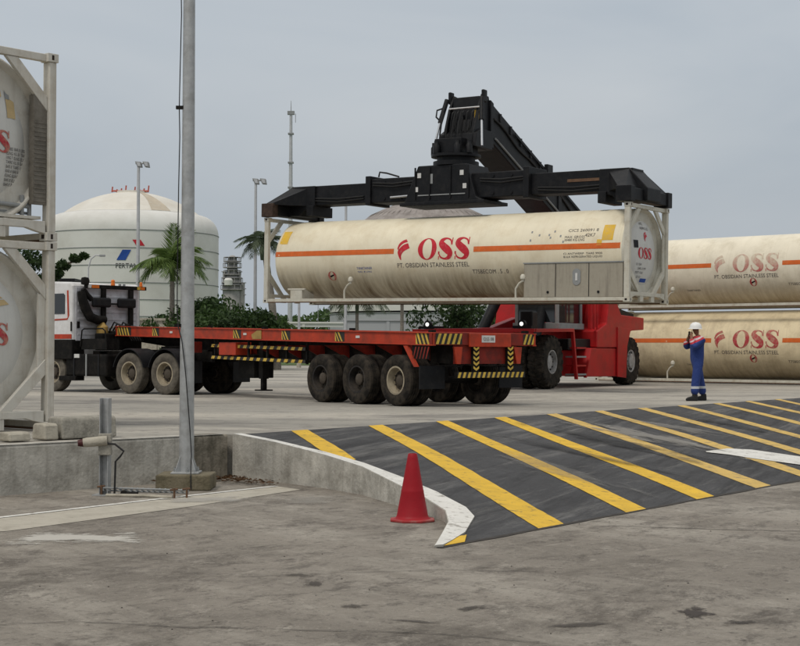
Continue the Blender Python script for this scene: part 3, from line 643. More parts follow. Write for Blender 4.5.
        for k, s in enumerate(['CI ANTWERP  TARE 9900', 'BULK REFRIGERATED LIQUID']): put(t, 'number_lettering', text2d(s, .055, 1.15), cyl(10.25, -3.5 - 4 * k), M_['black_ink'])
        put(t, 'blue_lettering', text2d('TANKTAINER', .075, .55), cyl(3.44, -17.5), M_['blue_ink']); put(t, 'blue_lettering', text2d('NO. 8 LNG', .05, .5), cyl(3.46, -22), M_['blue_ink'])
        # cabinet for valves, clad in grey sheet
        g = MB(); g.box(9.06, 12.0, .028, .5, .125, 1.03); cb = g.build('valve_cabinet', M_['cab_box'], t, bevel=.01)
        g = MB(); g.box(9.04, 12.02, .01, .2, 1.03, 1.06); g.build('cabinet_lid', M_['ring'], cb)
        for x in (10.03, 11.02):
            g = MB(); g.box(x - .008, x + .008, .018, .03, .14, 1.02); g.build('cabinet_seam', M_['mblack'], cb)
        ov = [(.12 * math.cos(a) , .66 + .07 + .1 * (1 if math.sin(a) > 0 else -1) + .12 * math.sin(a) - .07) for a in [2 * math.pi * k / 24 for k in range(24)]]
        g = MB(); g.prism([(10.66 + a, b) for a, b in ov], .012, .027, 'y'); hp_ = g.build('handle_plate', M_['ring'], cb)
        g = MB(); g.box(10.63, 10.69, .002, .012, .56, .76); g.build('handle', M_['label_white'], hp_)
        for x in (9.8, 11.3):
            g = MB(); g.lathe([(0, -.012), (.035, -.012), (.035, .002)], (x, .024, .26), 'y', 12); g.build('latch', M_['mblack'], cb)
        for (x, a) in ((9.2, 27), (9.9, 27), (9.8, 18), (9.75, 22), (10.1, 20), (10.2, 12), (9.2, 15), (9.45, 22)):
            put(t, 'rivet_mark', rect2d(.045, .06), cyl(x, a), M_['ring'])
        put(t, 'round_mark', glyph_O(0, .3, .3), cyl(2.35, -34), M_['red_dull'])
        put(t, 'round_mark', merge(([(.07, .1), (.24, .17), (.22, .21), (.05, .15)], [(0, 1, 2, 3)])), cyl(2.35, -34), M_['mblack'])
    if kind.startswith('right'):
        put(t, 'round_mark', glyph_O(0, .28, .3), cyl(6.2, -31), M_['red_dull']); put(t, 'round_mark', merge(([(.07, .1), (.22, .17), (.2, .21), (.05, .15)], [(0, 1, 2, 3)])), cyl(6.2, -31), M_['mblack'])
        put(t, 'number_lettering', text2d('T75BECOM.5.0', .1, .85), cyl(7.6, -31), M_['black_ink'])
        put(t, 'number_lettering', text2d('TANKTAINER', .075, .55), cyl(3.7, -38), M_['black_ink'])
    return t
def near_extras(t, fr, lower):
    # ladder / document panel against the inside of the post, pipe run across the bottom
    if not lower:
        g = MB(); g.box(LEN - .16, LEN - .055, WID - .34, WID - .125, .50, 2.0)
        for k in range(19): g.box(LEN - .054, LEN - .048, WID - .33, WID - .14, .53 + k * .06, .555 + k * .06)
        g.build('ribbed_panel', M_['panel_grime'], t)
        g = MB(); g.tube([(LEN - .2, .2, .52), (LEN - .2, 1.2, .50), (LEN - .2, WID - .3, .47)], .03, 10); g.tube([(LEN - .25, .2, .42), (LEN - .25, WID - .3, .38)], .02, 8)
        g.tube([(LEN - .2, WID - .42, .3), (LEN - .2, WID - .42, .62)], .03, 8); g.tube([(LEN - .2, WID - .30, .3), (LEN - .2, WID - .30, .6)], .03, 8); g.build('pipework', M_['ring'], t, smooth=True)
        g = MB(); g.prism([(.16, .30), (.16, .34), (WID - .16, .34), (WID - .16, .30)], LEN - .5, LEN - .13, 'x'); g.build('bottom_shelf', fr, t)

# hoisted by the reach stacker
HM = frame(5.9129 - LEN * math.cos(-.5976), 38.6761 - LEN * math.sin(-.5976), 3.1245, -.5976, .01212)
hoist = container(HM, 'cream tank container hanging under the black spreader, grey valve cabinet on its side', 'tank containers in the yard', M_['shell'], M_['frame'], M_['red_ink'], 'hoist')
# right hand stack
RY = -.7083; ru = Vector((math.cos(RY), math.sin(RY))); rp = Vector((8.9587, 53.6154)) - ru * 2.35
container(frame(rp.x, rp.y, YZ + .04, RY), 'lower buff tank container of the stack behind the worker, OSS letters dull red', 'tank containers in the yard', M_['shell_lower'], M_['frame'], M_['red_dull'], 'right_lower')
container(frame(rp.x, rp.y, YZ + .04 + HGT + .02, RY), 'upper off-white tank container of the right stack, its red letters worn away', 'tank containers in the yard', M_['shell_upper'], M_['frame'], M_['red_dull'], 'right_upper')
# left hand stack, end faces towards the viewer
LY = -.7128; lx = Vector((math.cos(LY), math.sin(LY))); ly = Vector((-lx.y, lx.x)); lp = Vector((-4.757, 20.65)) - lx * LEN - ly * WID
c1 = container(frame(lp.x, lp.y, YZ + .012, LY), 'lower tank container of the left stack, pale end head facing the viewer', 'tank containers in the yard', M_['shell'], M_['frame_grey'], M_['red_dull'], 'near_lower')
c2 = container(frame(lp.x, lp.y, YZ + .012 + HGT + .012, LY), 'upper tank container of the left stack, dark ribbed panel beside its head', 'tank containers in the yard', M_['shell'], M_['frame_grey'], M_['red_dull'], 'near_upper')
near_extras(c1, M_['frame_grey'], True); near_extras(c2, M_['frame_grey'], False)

# ================================================================== WHEELS
def wheel(parent, x, y, z, Rr, wd_, rim_r, tyre, rim, face=-1, hubd=.06, lugs=0, deep=.10, hub_r=None, hub=None):
    s = wd_ / 2
    g = MB(); prof = [(rim_r, -s * .82), (rim_r + .06 * Rr, -s * .98), (Rr * .86, -s), (Rr * .965, -s * .86), (Rr, -s * .6)]
    if not lugs:
        for q in (-.42, 0, .42): prof += [(Rr, s * (q - .05)), (Rr - .014, s * (q - .03)), (Rr - .014, s * (q + .03)), (Rr, s * (q + .05))]
    prof += [(Rr, s * .6), (Rr * .965, s * .86), (Rr * .86, s), (rim_r + .06 * Rr, s * .98), (rim_r, s * .82)]
    if lugs: prof = [(r_ - (.045 if r_ > Rr * .95 else 0), a) for r_, a in prof]
    g.lathe(prof, (0, 0, 0), 'y', 48, closed=True)
    if lugs:
        for k in range(lugs):
            for sd_ in (-1, 1):
                th = 2 * math.pi * (k + (.5 if sd_ > 0 else 0)) / lugs; M = Matrix.Rotation(-th, 4, 'Y')
                hw = math.pi * Rr / lugs * .58
                v = [(Rr - .07, sd_ * .02, -hw + .05), (Rr - .07, sd_ * .02, hw + .05), (Rr, sd_ * .02, -hw * .85 + .05), (Rr, sd_ * .02, hw * .85 + .05),
                     (Rr - .16, sd_ * s * 1.015, -hw), (Rr - .16, sd_ * s * 1.015, hw), (Rr - .025, sd_ * s * .93, -hw * .85), (Rr - .025, sd_ * s * .93, hw * .85)]
                g.add(v, [(0, 1, 3, 2), (4, 6, 7, 5), (2, 3, 7, 6), (0, 2, 6, 4), (1, 5, 7, 3), (0, 4, 5, 1)], 0, M)
    o = g.build('wheel', tyre, parent, smooth=True, loc=(x, y, z))
    f = face; hr = hub_r or rim_r * .42
    g = MB(); g.lathe([(rim_r + .012, f * s * .84), (rim_r + .012, f * s * .90), (rim_r - .02, f * s * .9), (rim_r - .04, f * (s * .9 - deep * .7)), (rim_r * .84, f * (s * .9 - deep)), (rim_r * .70, f * (s * .9 - deep * .95))], (0, 0, 0), 'y', 32, cap=False)
    ro = g.build('rim', rim, o, smooth=True)
    g = MB(); g.lathe([(rim_r * .72, f * (s * .9 - deep * .98)), (hr * 1.25, f * (s * .9 - deep * 1.15)), (hr, f * (s * .9 - deep * .75)), (hr, f * (s * .9 - deep + hubd)), (hr * .6, f * (s * .9 - deep + hubd + .03)), (0, f * (s * .9 - deep + hubd + .035))], (0, 0, 0), 'y', 32)
    g.build('hub', hub or M_['hub_dusty'], o, smooth=True)
    g = MB(); nb = 10
    for k in range(nb):
        t = 2 * math.pi * k / nb; rr = (hr + rim_r * .12) if not lugs else hr * 1.18; cx, cz = rr * math.cos(t), rr * math.sin(t)
        g.lathe([(.018 * (1.6 if lugs else 1), f * (s * .9 - deep * .8)), (.018 * (1.6 if lugs else 1), f * (s * .9 - deep * .8 + .03)), (0, f * (s * .9 - deep * .8 + .032))], (cx, 0, cz), 'y', 6)
    tag(g.build('wheel_nuts', M_['rim_dark'], o), kind='stuff')
    return o

# ================================================================== TRAILER
TY = -.9072; TM = frame(-7.56, 39.7, YZ, TY); TL, TW = 13.3, 2.78
tr = thing('flatbed_trailer', TM, 'long empty red flatbed trailer with three rear axles and yellow black hazard tape', 'trailer')
def dz(x): return .26 * max(0, 1 - x / TL)
def tb(g, x0, x1, y0, y1, z0, z1, mi=0, n=1):   # box that follows the slope of the deck
    v = []
    for x in (x0, x1):
        for y in (y0, y1):
            for z in (z0, z1): v.append((x, y, z + dz(x)))
    g.add(v, [(0, 1, 3, 2), (4, 6, 7, 5), (0, 4, 5, 1), (2, 3, 7, 6), (0, 2, 6, 4), (1, 5, 7, 3)], mi)
for y0, f in ((0, 1), (TW - .09, -1)):
    g = MB(); tb(g, 0, TL, y0 + .03, y0 + .06, 1.235, 1.475); tb(g, 0, TL, y0, y0 + .09, 1.46, 1.48); tb(g, 0, TL, y0, y0 + .09, 1.22, 1.24); g.build('side_beam', M_['red'], tr, bevel=.004)
g = MB(); tb(g, 0, .1, .09, TW - .09, 1.22, 1.475); g.build('front_beam', M_['red'], tr, bevel=.006)
for k in range(27):
    x = .4 + k * .49; g = MB(); tb(g, x, x + .06, .06, TW - .06, 1.26, 1.40); g.build('cross_member', M_['red_dark'], tr)
g = MB(); tb(g, .1, TL - .1, .45, 1.0, 1.42, 1.46); tb(g, .1, TL - .1, 1.75, 2.3, 1.42, 1.46); g.build('deck_plate', M_['red_dark'], tr)
for y in (.72, 1.98):
    g = MB(); g.add([(x, yy, z) for yy in (y, y + .05) for x, z in ((.1, 1.24 + dz(0)), (TL - .1, 1.24), (TL - .1, .86), (4.3, .80 + dz(4.3)), (3.7, 1.06 + dz(3.7)), (.1, 1.06 + dz(0)))],
                    [(0, 1, 2, 3), (0, 3, 4, 5), (6, 9, 8, 7), (6, 11, 10, 9), (0, 6, 7, 1), (1, 7, 8, 2), (2, 8, 9, 3), (3, 9, 10, 4), (4, 10, 11, 5), (5, 11, 6, 0)])
    tb(g, 4.3, TL - .1, y - .07, y + .12, .79, .82); g.build('main_beam', M_['black'], tr)
for k in range(9):      # outrigger gussets under the side beam
    x = 4.9 + k * .93
    g = MB(); g.prism([(.06, 1.23), (.72, 1.23), (.72, .92)], x, x + .02, 'x'); g.build('outrigger', M_['red_dark'], tr)
def chev(parent, name, x0, x1, z0, z1, y, n, axis='x', slant=.1, back=True, h_axis=None):
    """yellow slanted bars on a black patch; y = outward coordinate"""
    g = MB()
    def P(u, z, off): return (u, y - off, z + dz(u)) if axis == 'x' else (y + off, u, z)
    if back: g.add([P(x0, z0, .003), P(x1, z0, .003), P(x1, z1, .003), P(x0, z1, .003)], [(0, 1, 2, 3)], 1)
    st = (x1 - x0) / n
    for k in range(n):
        a = x0 + k * st; lo, hi = a, a + st * .5
        q = [(lo, z0), (hi, z0), (hi + slant, z1), (lo + slant, z1)]
        q = [(min(max(u, x0), x1), z) for u, z in q]
        g.add([P(u, z, .007) for u, z in q], [(0, 1, 2, 3)], 0)
    return g.build(name, [M_['yellow_tape'], M_['black_tape']], parent)
for x0 in (0.1,): chev(tr, 'hazard_tape', x0, x0 + .75, 1.24, 1.46, .03, 5, slant=-.12)
for x0 in (2.0, 5.9, 7.95, 10.0): chev(tr, 'hazard_tape', x0, x0 + .34, 1.25, 1.45, .03, 3, slant=-.14)
chev(tr, 'hazard_tape', 12.75, 13.25, 1.24, 1.46, .03, 4, slant=-.1)
g = MB(); g.prism([(8.6, 1.25 + dz(8.6)), (8.86, 1.25 + dz(8.6)), (8.86, 1.45 + dz(8.6)), (8.6, 1.45 + dz(8.6)), (8.45, 1.35 + dz(8.6))], .018, .026, 'y')
g = MB(); g.prism([(6.75, 1.25 + dz(7)), (7.12, 1.25 + dz(7)), (7.12, 1.45 + dz(7)), (6.95, 1.45 + dz(7)), (6.7, 1.35 + dz(7))], .016, .027, 'y'); g.build('arrow_plate', M_['brass'], tr)
for x in (2.9, 6.35, 10.75):
    g = MB(); g.box(x, x + .13, .018, .03, 1.33 + dz(x), 1.38 + dz(x)); g.build('marker_light', M_['label_white'], tr)
g = MB(); g.box(5.2, 5.95, .06, .5, 1.0, 1.30); g.build('tool_box', M_['red'], tr, bevel=.01)
g = MB(); g.box(3.6, 3.85, .1, .4, 1.05, 1.32); g.build('tool_box', M_['red_dark'], tr, bevel=.01)
# side guard: two hazard bars on posts
for z in (1.06, .78):
    o_ = chev(tr, 'guard_bar', 4.75, 8.75, z - .035, z + .035, .12, 14, slant=.05)
    g = MB(); tb(g, 4.75, 8.75, .122, .16, z - .04, z + .04); g.build('guard_rail', M_['black'], tr)
for x in (4.8, 5.5, 6.3, 7.1, 7.9, 8.7):
    g = MB(); tb(g, x, x + .05, .165, .21, .72, 1.25); g.build('guard_post', M_['black'], tr)
# landing legs, reserve boxes
for y in (.45, 2.15):
    g = MB(); g.box(6.35, 6.52, y, y + .17, .45, 1.3); g.box(6.38, 6.49, y + .03, y + .14, .20, .46); g.box(6.28, 6.59, y - .07, y + .24, .17, .20); g.build('landing_leg', M_['black'], tr, bevel=.006)
g = MB(); g.box(5.45, 6.15, .45, 1.0, .46, 1.02); g.build('battery_box', M_['black'], tr, bevel=.02)
g = MB(); g.lathe([(0, 0), (.52, .01), (.52, .26), (0, .27)], (7.6, 1.3, .82), 'z', 24); g.build('spare_wheel', M_['tyre'], tr, smooth=True)
AX = [TL - 3.85, TL - 2.53, TL - 1.21]
for i, x in enumerate(AX):
    g = MB(); g.tube([(x, .3, .52), (x, TW - .3, .52)], .075, 12); g.box(x - .35, x + .35, .8, .9, .60, .68); g.box(x - .35, x + .35, 1.9, 2.0, .6, .68)
    g.box(x - .62, x - .54, .76, .94, .52, .9); g.box(x + .5, x + .58, .76, .94, .52, .9); g.build('axle', M_['black'], tr)
    wheel(tr, x, .16, .52, .52, .29, .28, M_['tyre'], M_['rim_light'] if i == 2 else M_['rim_dark'], -1, .09 if i != 2 else .04, deep=.15)
    wheel(tr, x, .49, .52, .52, .28, .28, M_['tyre'], M_['rim_dark'], 1)
    wheel(tr, x, TW - .49, .52, .52, .28, .28, M_['tyre'], M_['rim_dark'], -1)
    wheel(tr, x, TW - .16, .52, .52, .29, .28, M_['tyre'], M_['rim_dark'], 1)
# rear mud flap brackets with red stripes, flaps
g = MB(); tb(g, 12.63, 13.15, .03, .05, .95, 1.22); g.build('rear_side_panel', M_['black'], tr)
for k in range(5):
    g = MB(); g.prism([(12.66 + k * .1, .96), (12.69 + k * .1, .96), (12.78 + k * .1, 1.2), (12.74 + k * .1, 1.2)], .022, .029, 'y'); g.build('red_bar', M_['red_dark'], tr)
g = MB(); g.prism([(12.38, 1.22), (12.50, 1.22), (12.82, .80), (12.72, .80)], .0, .06, 'y'); g.build('fender_stay', M_['red'], tr)
for y0 in (.02, TW - .66):
    g = MB(); g.box(12.86, 12.89, y0, y0 + .64, .36, .82); g.build('mud_flap', M_['mblack'], tr)
# rear end
g = MB(); g.box(TL - .1, TL - .02, .0, TW, 1.235, 1.478); g.build('rear_beam', M_['red_dark'], tr, bevel=.006)
g = MB(); g.box(TL - .02, TL + .03, .95, 2.05, 1.20, 1.47); g.build('rear_centre_plate', M_['red'], tr, bevel=.01)
put(tr, 'number_plate', rect2d(.36, .14), lambda x, h: (TL + .034, 1.25 + x, 1.29 + h), M_['label_white'])
put(tr, 'plate_lettering', text2d('OSS 08', .07, .28), lambda x, h: (TL + .037, 1.29 + x, 1.325 + h), M_['black_ink'])
chev(tr, 'hazard_tape', .1, .78, 1.25, 1.46, TL - .02, 5, axis='y', slant=.08); chev(tr, 'hazard_tape', 2.42, 2.76, 1.25, 1.46, TL - .02, 3, axis='y', slant=.08)
g = MB(); g.box(TL - .14, TL - .08, .65, 2.3, .86, 1.232); g.build('rear_panel', M_['red_dark'], tr)
for y0 in (1.05, 1.97):
    g = MB(); g.box(TL - .06, TL + .01, y0, y0 + .15, .70, 1.20); po = g.build('bumper_post', M_['black'], tr)
    g = MB()
    for k in range(5):
        z = .72 + k * .1; g.add([(TL + .014, y0, z + .05), (TL + .014, y0 + .075, z), (TL + .014, y0 + .15, z + .05), (TL + .014, y0 + .15, z + .1), (TL + .014, y0 + .075, z + .05), (TL + .014, y0, z + .1)], [(0, 1, 4, 5), (1, 2, 3, 4)])
    g.build('hazard_chevron', M_['yellow_tape'], po)
for y0 in (.68, 2.28):
    g = MB(); g.prism([(y0 - .1, 1.2), (y0 + .12, 1.2), (y0 + .08, .86), (y0 - .02, .86)], TL - .075, TL - .03, 'x'); g.build('lamp_bracket', M_['red'], tr)
g = MB(); g.box(TL - .02, TL + .05, .58, 2.42, .58, .70); bo = g.build('rear_bumper', M_['black'], tr)
chev(bo, 'hazard_tape', .6, 2.4, .585, .695, TL + .05, 14, axis='y', slant=.04)
for (x, y) in ((.4, .1), (TL - .25, .1), (.4, TW - .2), (TL - .25, TW - .2), (7.0, .1), (7.0, TW - .2)):
    g = MB(); g.box(x, x + .12, y, y + .1, 1.48 + dz(x), 1.53 + dz(x)); g.build('twist_lock', M_['black'], tr)

# ================================================================== TRACTOR UNIT
KY = -.69; kx = Vector((math.cos(KY), math.sin(KY))); P0 = Vector((-8.63, 39.4))
KM = frame(P0.x, P0.y, YZ, KY)        # x = 0 at the cab's rear wall, +x to the truck's rear
tk = thing('tractor_truck', KM, 'white cab tractor truck with black ducting on the cab back, coupled to the red trailer', 'truck')
CW = 2.3
prof = [(0, .95), (0, 2.80), (-.08, 2.90), (-.9, 2.93), (-1.5, 2.75), (-1.72, 2.1), (-1.85, 1.5), (-1.85, .75), (-1.7, .6), (-1.35, .6), (-1.35, 1.05), (-.35, 1.05), (-.3, .95)]
g = MB(); g.prism(prof, .0, CW, 'y'); cab = g.build('cab', M_['cabwhite'], tk, bevel=.05)
g = MB(); g.box(.005, .03, .1, CW - .1, 1.35, 2.76)
for k in range(6): g.box(.03, .045, .16, CW - .16, 1.5 + k * .2, 1.56 + k * .2)
g.build('cab_rear_panel', M_['cabrear'], cab, bevel=.006)
g = MB(); g.prism([(-.30, 2.06), (-.30, 2.55), (-.36, 2.60), (-1.3, 2.60), (-1.45, 2.06)], -.012, .0, 'y'); g.build('side_window', M_['glass'], cab)
g = MB(); g.prism([(-.18, 1.96), (-.22, 2.68), (-.16, 2.68), (-.12, 2.02), (-.2, 1.90), (-1.6, 1.86), (-1.6, 1.90), (-.22, 1.94)], -.010, .0, 'y'); g.build('window_trim', M_['red'], cab)
g = MB(); g.box(-1.6, -.02, -.012, .0, 1.40, 1.52); g.build('door_stripe', M_['red'], cab)
g = MB(); g.box(-1.3, .02, -.02, .4, .86, 1.38); g.build('cab_skirt', M_['black'], tk, bevel=.02)
g = MB(); g.box(-.05, .0, -.02, -.005, 1.6, 1.85); g.box(.05, .07, .12, .2, 1.68, 1.86); g.build('vent', M_['black'], cab)
g = MB(); g.prism([(-1.74, 2.1), (-1.5, 2.72), (-1.48, 2.72), (-1.72, 2.1)], .15, CW - .15, 'y'); g.build('windscreen', M_['glass'], cab)
# headboard frame with black panels, duct, beacons
g = MB(); g.box(.10, .19, .30, 2.38, 2.74, 2.84); hb = g.build('headboard_bar', M_['black'], tk, bevel=.008)
for y in (.86, 1.80):
    g = MB(); g.box(.10, .18, y, y + .13, 1.35, 2.74); g.build('headboard_post', M_['black'], tk)
for y0 in (.46, 1.32):
    g = MB(); g.box(.19, .30, y0, y0 + .62, 2.24, 2.50); g.build('black_panel', M_['mblack'], tk, bevel=.05)
g = MB(); g.tube([(.24, 1.0, 2.34), (.24, 1.4, 2.34)], .025); g.build('connecting_rod', M_['black'], tk)
g = MB(); g.tube([(.16, .16, 2.66), (.17, .2, 2.45), (.2, .28, 2.2), (.24, .40, 1.98), (.24, .65, 1.90), (.22, .9, 1.92)], [.10, .12, .13, .13, .12, .11], 12); g.tube([(.16, .22, 2.72), (.18, .36, 2.55), (.2, .48, 2.44)], .07, 10); g.build('air_duct', M_['black'], tk, smooth=True)
g = MB(); g.lathe([(0, -.02), (.1, 0), (.12, .1), (.09, .18), (0, .2)], (.12, .32, 2.84), 'z', 14); g.build('air_cap', M_['black'], tk, smooth=True)
for y0, y1, mt in ((.48, .72, 'lamp_orange'), (.36, .46, 'label_white'), (2.05, 2.14, 'yellow_tape'), (2.16, 2.3, 'lamp_orange')):
    g = MB(); g.box(.192, .215, y0, y1, 2.75, 2.83); g.build('marker_light', M_[mt], hb)
for y0, s in ((1.26, .75), (2.24, .6)):
    g = MB(); g.lathe([(.075 * s, 0), (.08 * s, .03), (.065 * s, .05), (.07 * s, .17 * s), (.04 * s, .21 * s), (0, .215 * s)], (.12, y0, 2.84), 'z', 14); g.build('beacon', M_['lamp_orange'], hb, smooth=True)
for y0 in (1.5, 1.64): 
    g = MB(); g.lathe([(.04, 0), (.04, .05), (0, .06)], (.12, y0, 2.84), 'z', 8); g.build('horn', M_['ring'], hb)
g = MB(); g.lathe([(0, 0), (.14, .01), (.16, .12), (.15, .3), (.09, .36), (.05, .42), (0, .43)], (.28, .78, 1.42), 'z', 16); g.build('air_tank', M_['brass'], tk, smooth=True)
for y in (1.1, 1.3, 1.5):
    g = MB(); pts = [(.25 + .04 * math.sin(k * 1.1), y + .05 * math.cos(k * 1.1), 1.75 - .028 * k) for k in range(14)]; g.tube(pts, .018, 6); g.build('coil_hose', M_['brass'] if y != 1.3 else M_['lamp_orange'], tk)
g = MB(); g.box(.22, .75, .95, 1.75, 1.1, 1.62); g.box(.3, .6, .5, .95, 1.1, 1.55); g.build('equipment_rack', M_['black'], tk, bevel=.03)
g = MB()
for k in range(6): g.tube([(.3, 1.0 + .11 * k, 1.60), (.5, 1.0 + .1 * k, 1.85 - .04 * (k % 3)), (.8, 1.05 + .1 * k, 1.72), (1.1, 1.1 + .08 * k, 1.35)], .022, 6)
g.build('air_lines', M_['cable'], tk, smooth=True)
# chassis
for y in (.7, 1.5):
    g = MB(); g.box(-1.5, 4.6, y, y + .09, .82, 1.08); g.build('chassis_rail', M_['black'], tk)
g = MB(); g.box(-.28, 1.38, .02, .55, .42, 1.0); g.build('fuel_tank', M_['black'], tk, bevel=.05)
g = MB(); g.box(-.55, .15, .0, .3, .30, .42); g.build('step', M_['black'], tk, bevel=.01)
for x in (.05, .55, 1.05):
    g = MB(); g.box(x, x + .05, .005, .02, .42, 1.0); g.build('tank_strap', M_['ring'] if x == .55 else M_['mblack'], tk)
g = MB(); g.box(.1, .3, -.005, .02, .9, 1.0); g.build('white_label', M_['label_white'], tk)
g = MB(); g.tube([(.3, .04, 1.2), (.36, .04, 1.62), (.45, .04, 1.66), (1.2, .04, 1.66), (1.3, .04, 1.6), (1.36, .04, 1.2)], .02, 8); g.box(.32, 1.34, .06, .4, 1.12, 1.4); g.build('hand_rail', M_['black'], tk)
g = MB(); g.box(1.4, 4.4, .75, 1.55, .9, 1.12); g.build('rear_deck', M_['black'], tk)
g = MB(); g.lathe([(0, 0), (.5, 0), (.5, .08), (0, .1)], (2.95, CW / 2, 1.12), 'z', 20); g.build('fifth_wheel', M_['black'], tk)
for x in (2.25, 3.6):
    wheel(tk, x, .16, .52, .52, .29, .29, M_['tyre_dusty'], M_['rim_light'], -1, .05, deep=.15); wheel(tk, x, .49, .52, .52, .28, .28, M_['tyre'], M_['rim_dark'], 1)
    wheel(tk, x, CW - .49, .52, .52, .28, .28, M_['tyre'], M_['rim_dark'], -1); wheel(tk, x, CW - .16, .52, .52, .29, .28, M_['tyre'], M_['rim_dark'], 1)
    g = MB(); g.tube([(x, .3, .52), (x, CW - .3, .52)], .09, 10); g.build('axle', M_['black'], tk)
    for y0 in (0, CW - .62):
        g = MB(); n = 14; q = []
        for k in range(n + 1):
            a = R(12 + 156 * k / n); q.append((x + .60 * math.cos(a), .55 + .60 * math.sin(a)))
        for k in range(n + 1):
            a = R(168 - 156 * k / n); q.append((x + .575 * math.cos(a), .55 + .575 * math.sin(a)))
        m = len(q); v = [(p[0], y0, p[1]) for p in q] + [(p[0], y0 + .62, p[1]) for p in q]
        f = [(i, (i + 1) % m, m + (i + 1) % m, m + i) for i in range(m)]
        for i in range(n): f += [(i, m - 1 - i, m - 2 - i, i + 1), (m + i, m + i + 1, 2 * m - 2 - i, 2 * m - 1 - i)]
        g.add(v, f); g.build('mudguard', M_['mblack'], tk, smooth=True)
for y, f in ((.18, -1), (CW - .18, 1)): wheel(tk, -.85, y, .52, .52, .3, .29, M_['tyre_dusty'], M_['rim_light'], f, .06)
g = MB(); g.tube([(-.85, .3, .52), (-.85, CW - .3, .52)], .08, 10); g.build('axle', M_['black'], tk)
for y0 in (.02, CW - .62):
    g = MB(); g.box(4.3, 4.33, y0, y0 + .6, .3, .85); g.build('mud_flap', M_['mblack'], tk)

# ================================================================== REACH STACKER
SY = math.atan2(.866, .501); SM = frame(2.80, 44.98, YZ, SY)      # x to the machine's rear, y to its far flank, origin under the front axle
rs = thing('reach_stacker', SM, 'red and black reach stacker holding a tank container aloft with its black spreader', 'reach stacker')
mr, mk = M_['mred'], M_['mblack']
for y, f in ((-1.72, -1), (-1.16, 1), (1.16, -1), (1.72, 1)): wheel(rs, 0, y, .80, .80, .50, .34, M_['tyre'], M_['rim_silver'] if f < 0 and y < -1.5 else M_['rim_dark'], f, .05, lugs=22, deep=.14, hub_r=.2, hub=M_['rim_silver'] if f < 0 and y < -1.5 else None)
for y, f in ((-1.62, -1), (1.62, 1)): wheel(rs, 6.55, y, .80, .80, .50, .36, M_['tyre'], M_['rim_silver'], f, .08, lugs=22, deep=.05, hub_r=.24, hub=M_['rim_silver'])
g = MB(); g.tube([(0, -1.2, .8), (0, 1.2, .8)], .22, 14); g.box(-.35, .35, -.8, .8, .5, 1.1); g.build('front_axle', mk, rs)
g = MB(); g.tube([(6.55, -1.4, .8), (6.55, 1.4, .8)], .16, 14); g.build('rear_axle', mk, rs)
for y0 in (-.95, .70):
    g = MB(); g.prism([(-1.1, 1.15), (-1.1, 1.75), (1.4, 1.85), (3.2, 2.2), (7.4, 2.2), (7.4, 1.5), (5.8, .9), (1.5, .8), (.2, .95)], y0, y0 + .25, 'y'); g.build('chassis_beam', mr, rs, bevel=.02)
g = MB(); g.box(-1.35, -1.1, -1.3, 1.3, 1.35, 1.78); g.build('front_cross_beam', mr, rs, bevel=.02)
g = MB(); g.box(-1.4, -1.0, -2.0, 2.0, 1.66, 1.76); g.build('front_step_plate', mr, rs, bevel=.01)
# front fenders with hanging rear edge
for y0 in (-2.02, 1.42):
    g = MB(); g.prism([(-1.3, 1.66), (-1.3, 1.76), (1.45, 1.80), (1.40, 1.70)], y0, y0 + .6, 'y'); g.build('front_fender', mr, rs, bevel=.01)
    ya = y0 if y0 < 0 else y0 + .5; g = MB(); g.prism([(1.36, 1.7), (1.45, 1.8), (1.75, .26), (1.66, .26)], ya, ya + .1, 'y'); g.build('fender_hanger', mr, rs, bevel=.01)
# steps
for k in range(4):
    z = .38 + k * .27; g = MB(); g.box(1.72 + .0 * k, 2.45, -1.98, -1.6, z, z + .05); g.build('step', mr if k % 2 else M_['ring'], rs)
g = MB(); g.prism([(2.42, .3), (2.5, .3), (2.95, 1.2), (2.87, 1.2)], -1.98, -1.9, 'y'); g.build('step_side', mr, rs)
g = MB(); g.box(1.6, 3.4, -1.75, -1.0, 1.16, 1.50); g.build('battery_box', mk, rs, bevel=.03)
g = MB(); g.box(1.5, 3.0, -1.4, -.9, .35, 1.15); g.build('hydraulic_tank', mr, rs, bevel=.03)
# body side, rear counterweight
g = MB(); g.prism([(2.5, .33), (2.95, 1.22), (5.62, 1.22), (5.6, .30)], -1.95, -1.2, 'y'); g.build('side_body', mr, rs, bevel=.03)
g = MB(); g.prism([(3.3, 1.24), (3.3, 1.75), (4.1, 2.0), (4.3, 2.76), (4.95, 2.72), (5.35, 2.30), (7.38, 2.24), (7.38, 1.84), (6.35, 1.80), (6.0, 1.74), (5.72, 1.25), (5.70, 1.24)], -1.98, 1.98, 'y'); g.build('engine_cover', mr, rs, bevel=.03)
g = MB(); g.prism([(4.95, .30), (4.95, 1.9), (6.1, 1.85), (5.78, 1.3), (5.68, .25)], -2.02, -1.97, 'y'); g.build('side_panel', mr, rs, bevel=.01)
g = MB(); g.prism([(7.0, .55), (7.0, 1.8), (8.1, 1.8), (8.1, .7)], -1.2, 1.2, 'y'); g.build('counterweight', mr, rs, bevel=.05)
g = MB(); g.prism([(5.5, 2.30), (5.5, 2.52), (6.9, 2.36), (6.9, 2.26)], -1.8, 1.8, 'y'); g.build('radiator_grille', mk, rs)
for y in (-1.75, -1.2):
    g = MB(); g.prism([(3.5, 1.5), (3.5, 3.6), (3.9, 3.6), (4.35, 2.6), (4.35, 1.5)], y, y + .18, 'y'); g.build('boom_tower', mr, rs, bevel=.02)
for k in range(3):
    g = MB(); g.tube([(3.0 + .25 * k, -1.9, 1.8), (3.0 + .25 * k, -1.9, 2.6)], .03, 8); g.build('hand_rail', mr, rs, smooth=True)
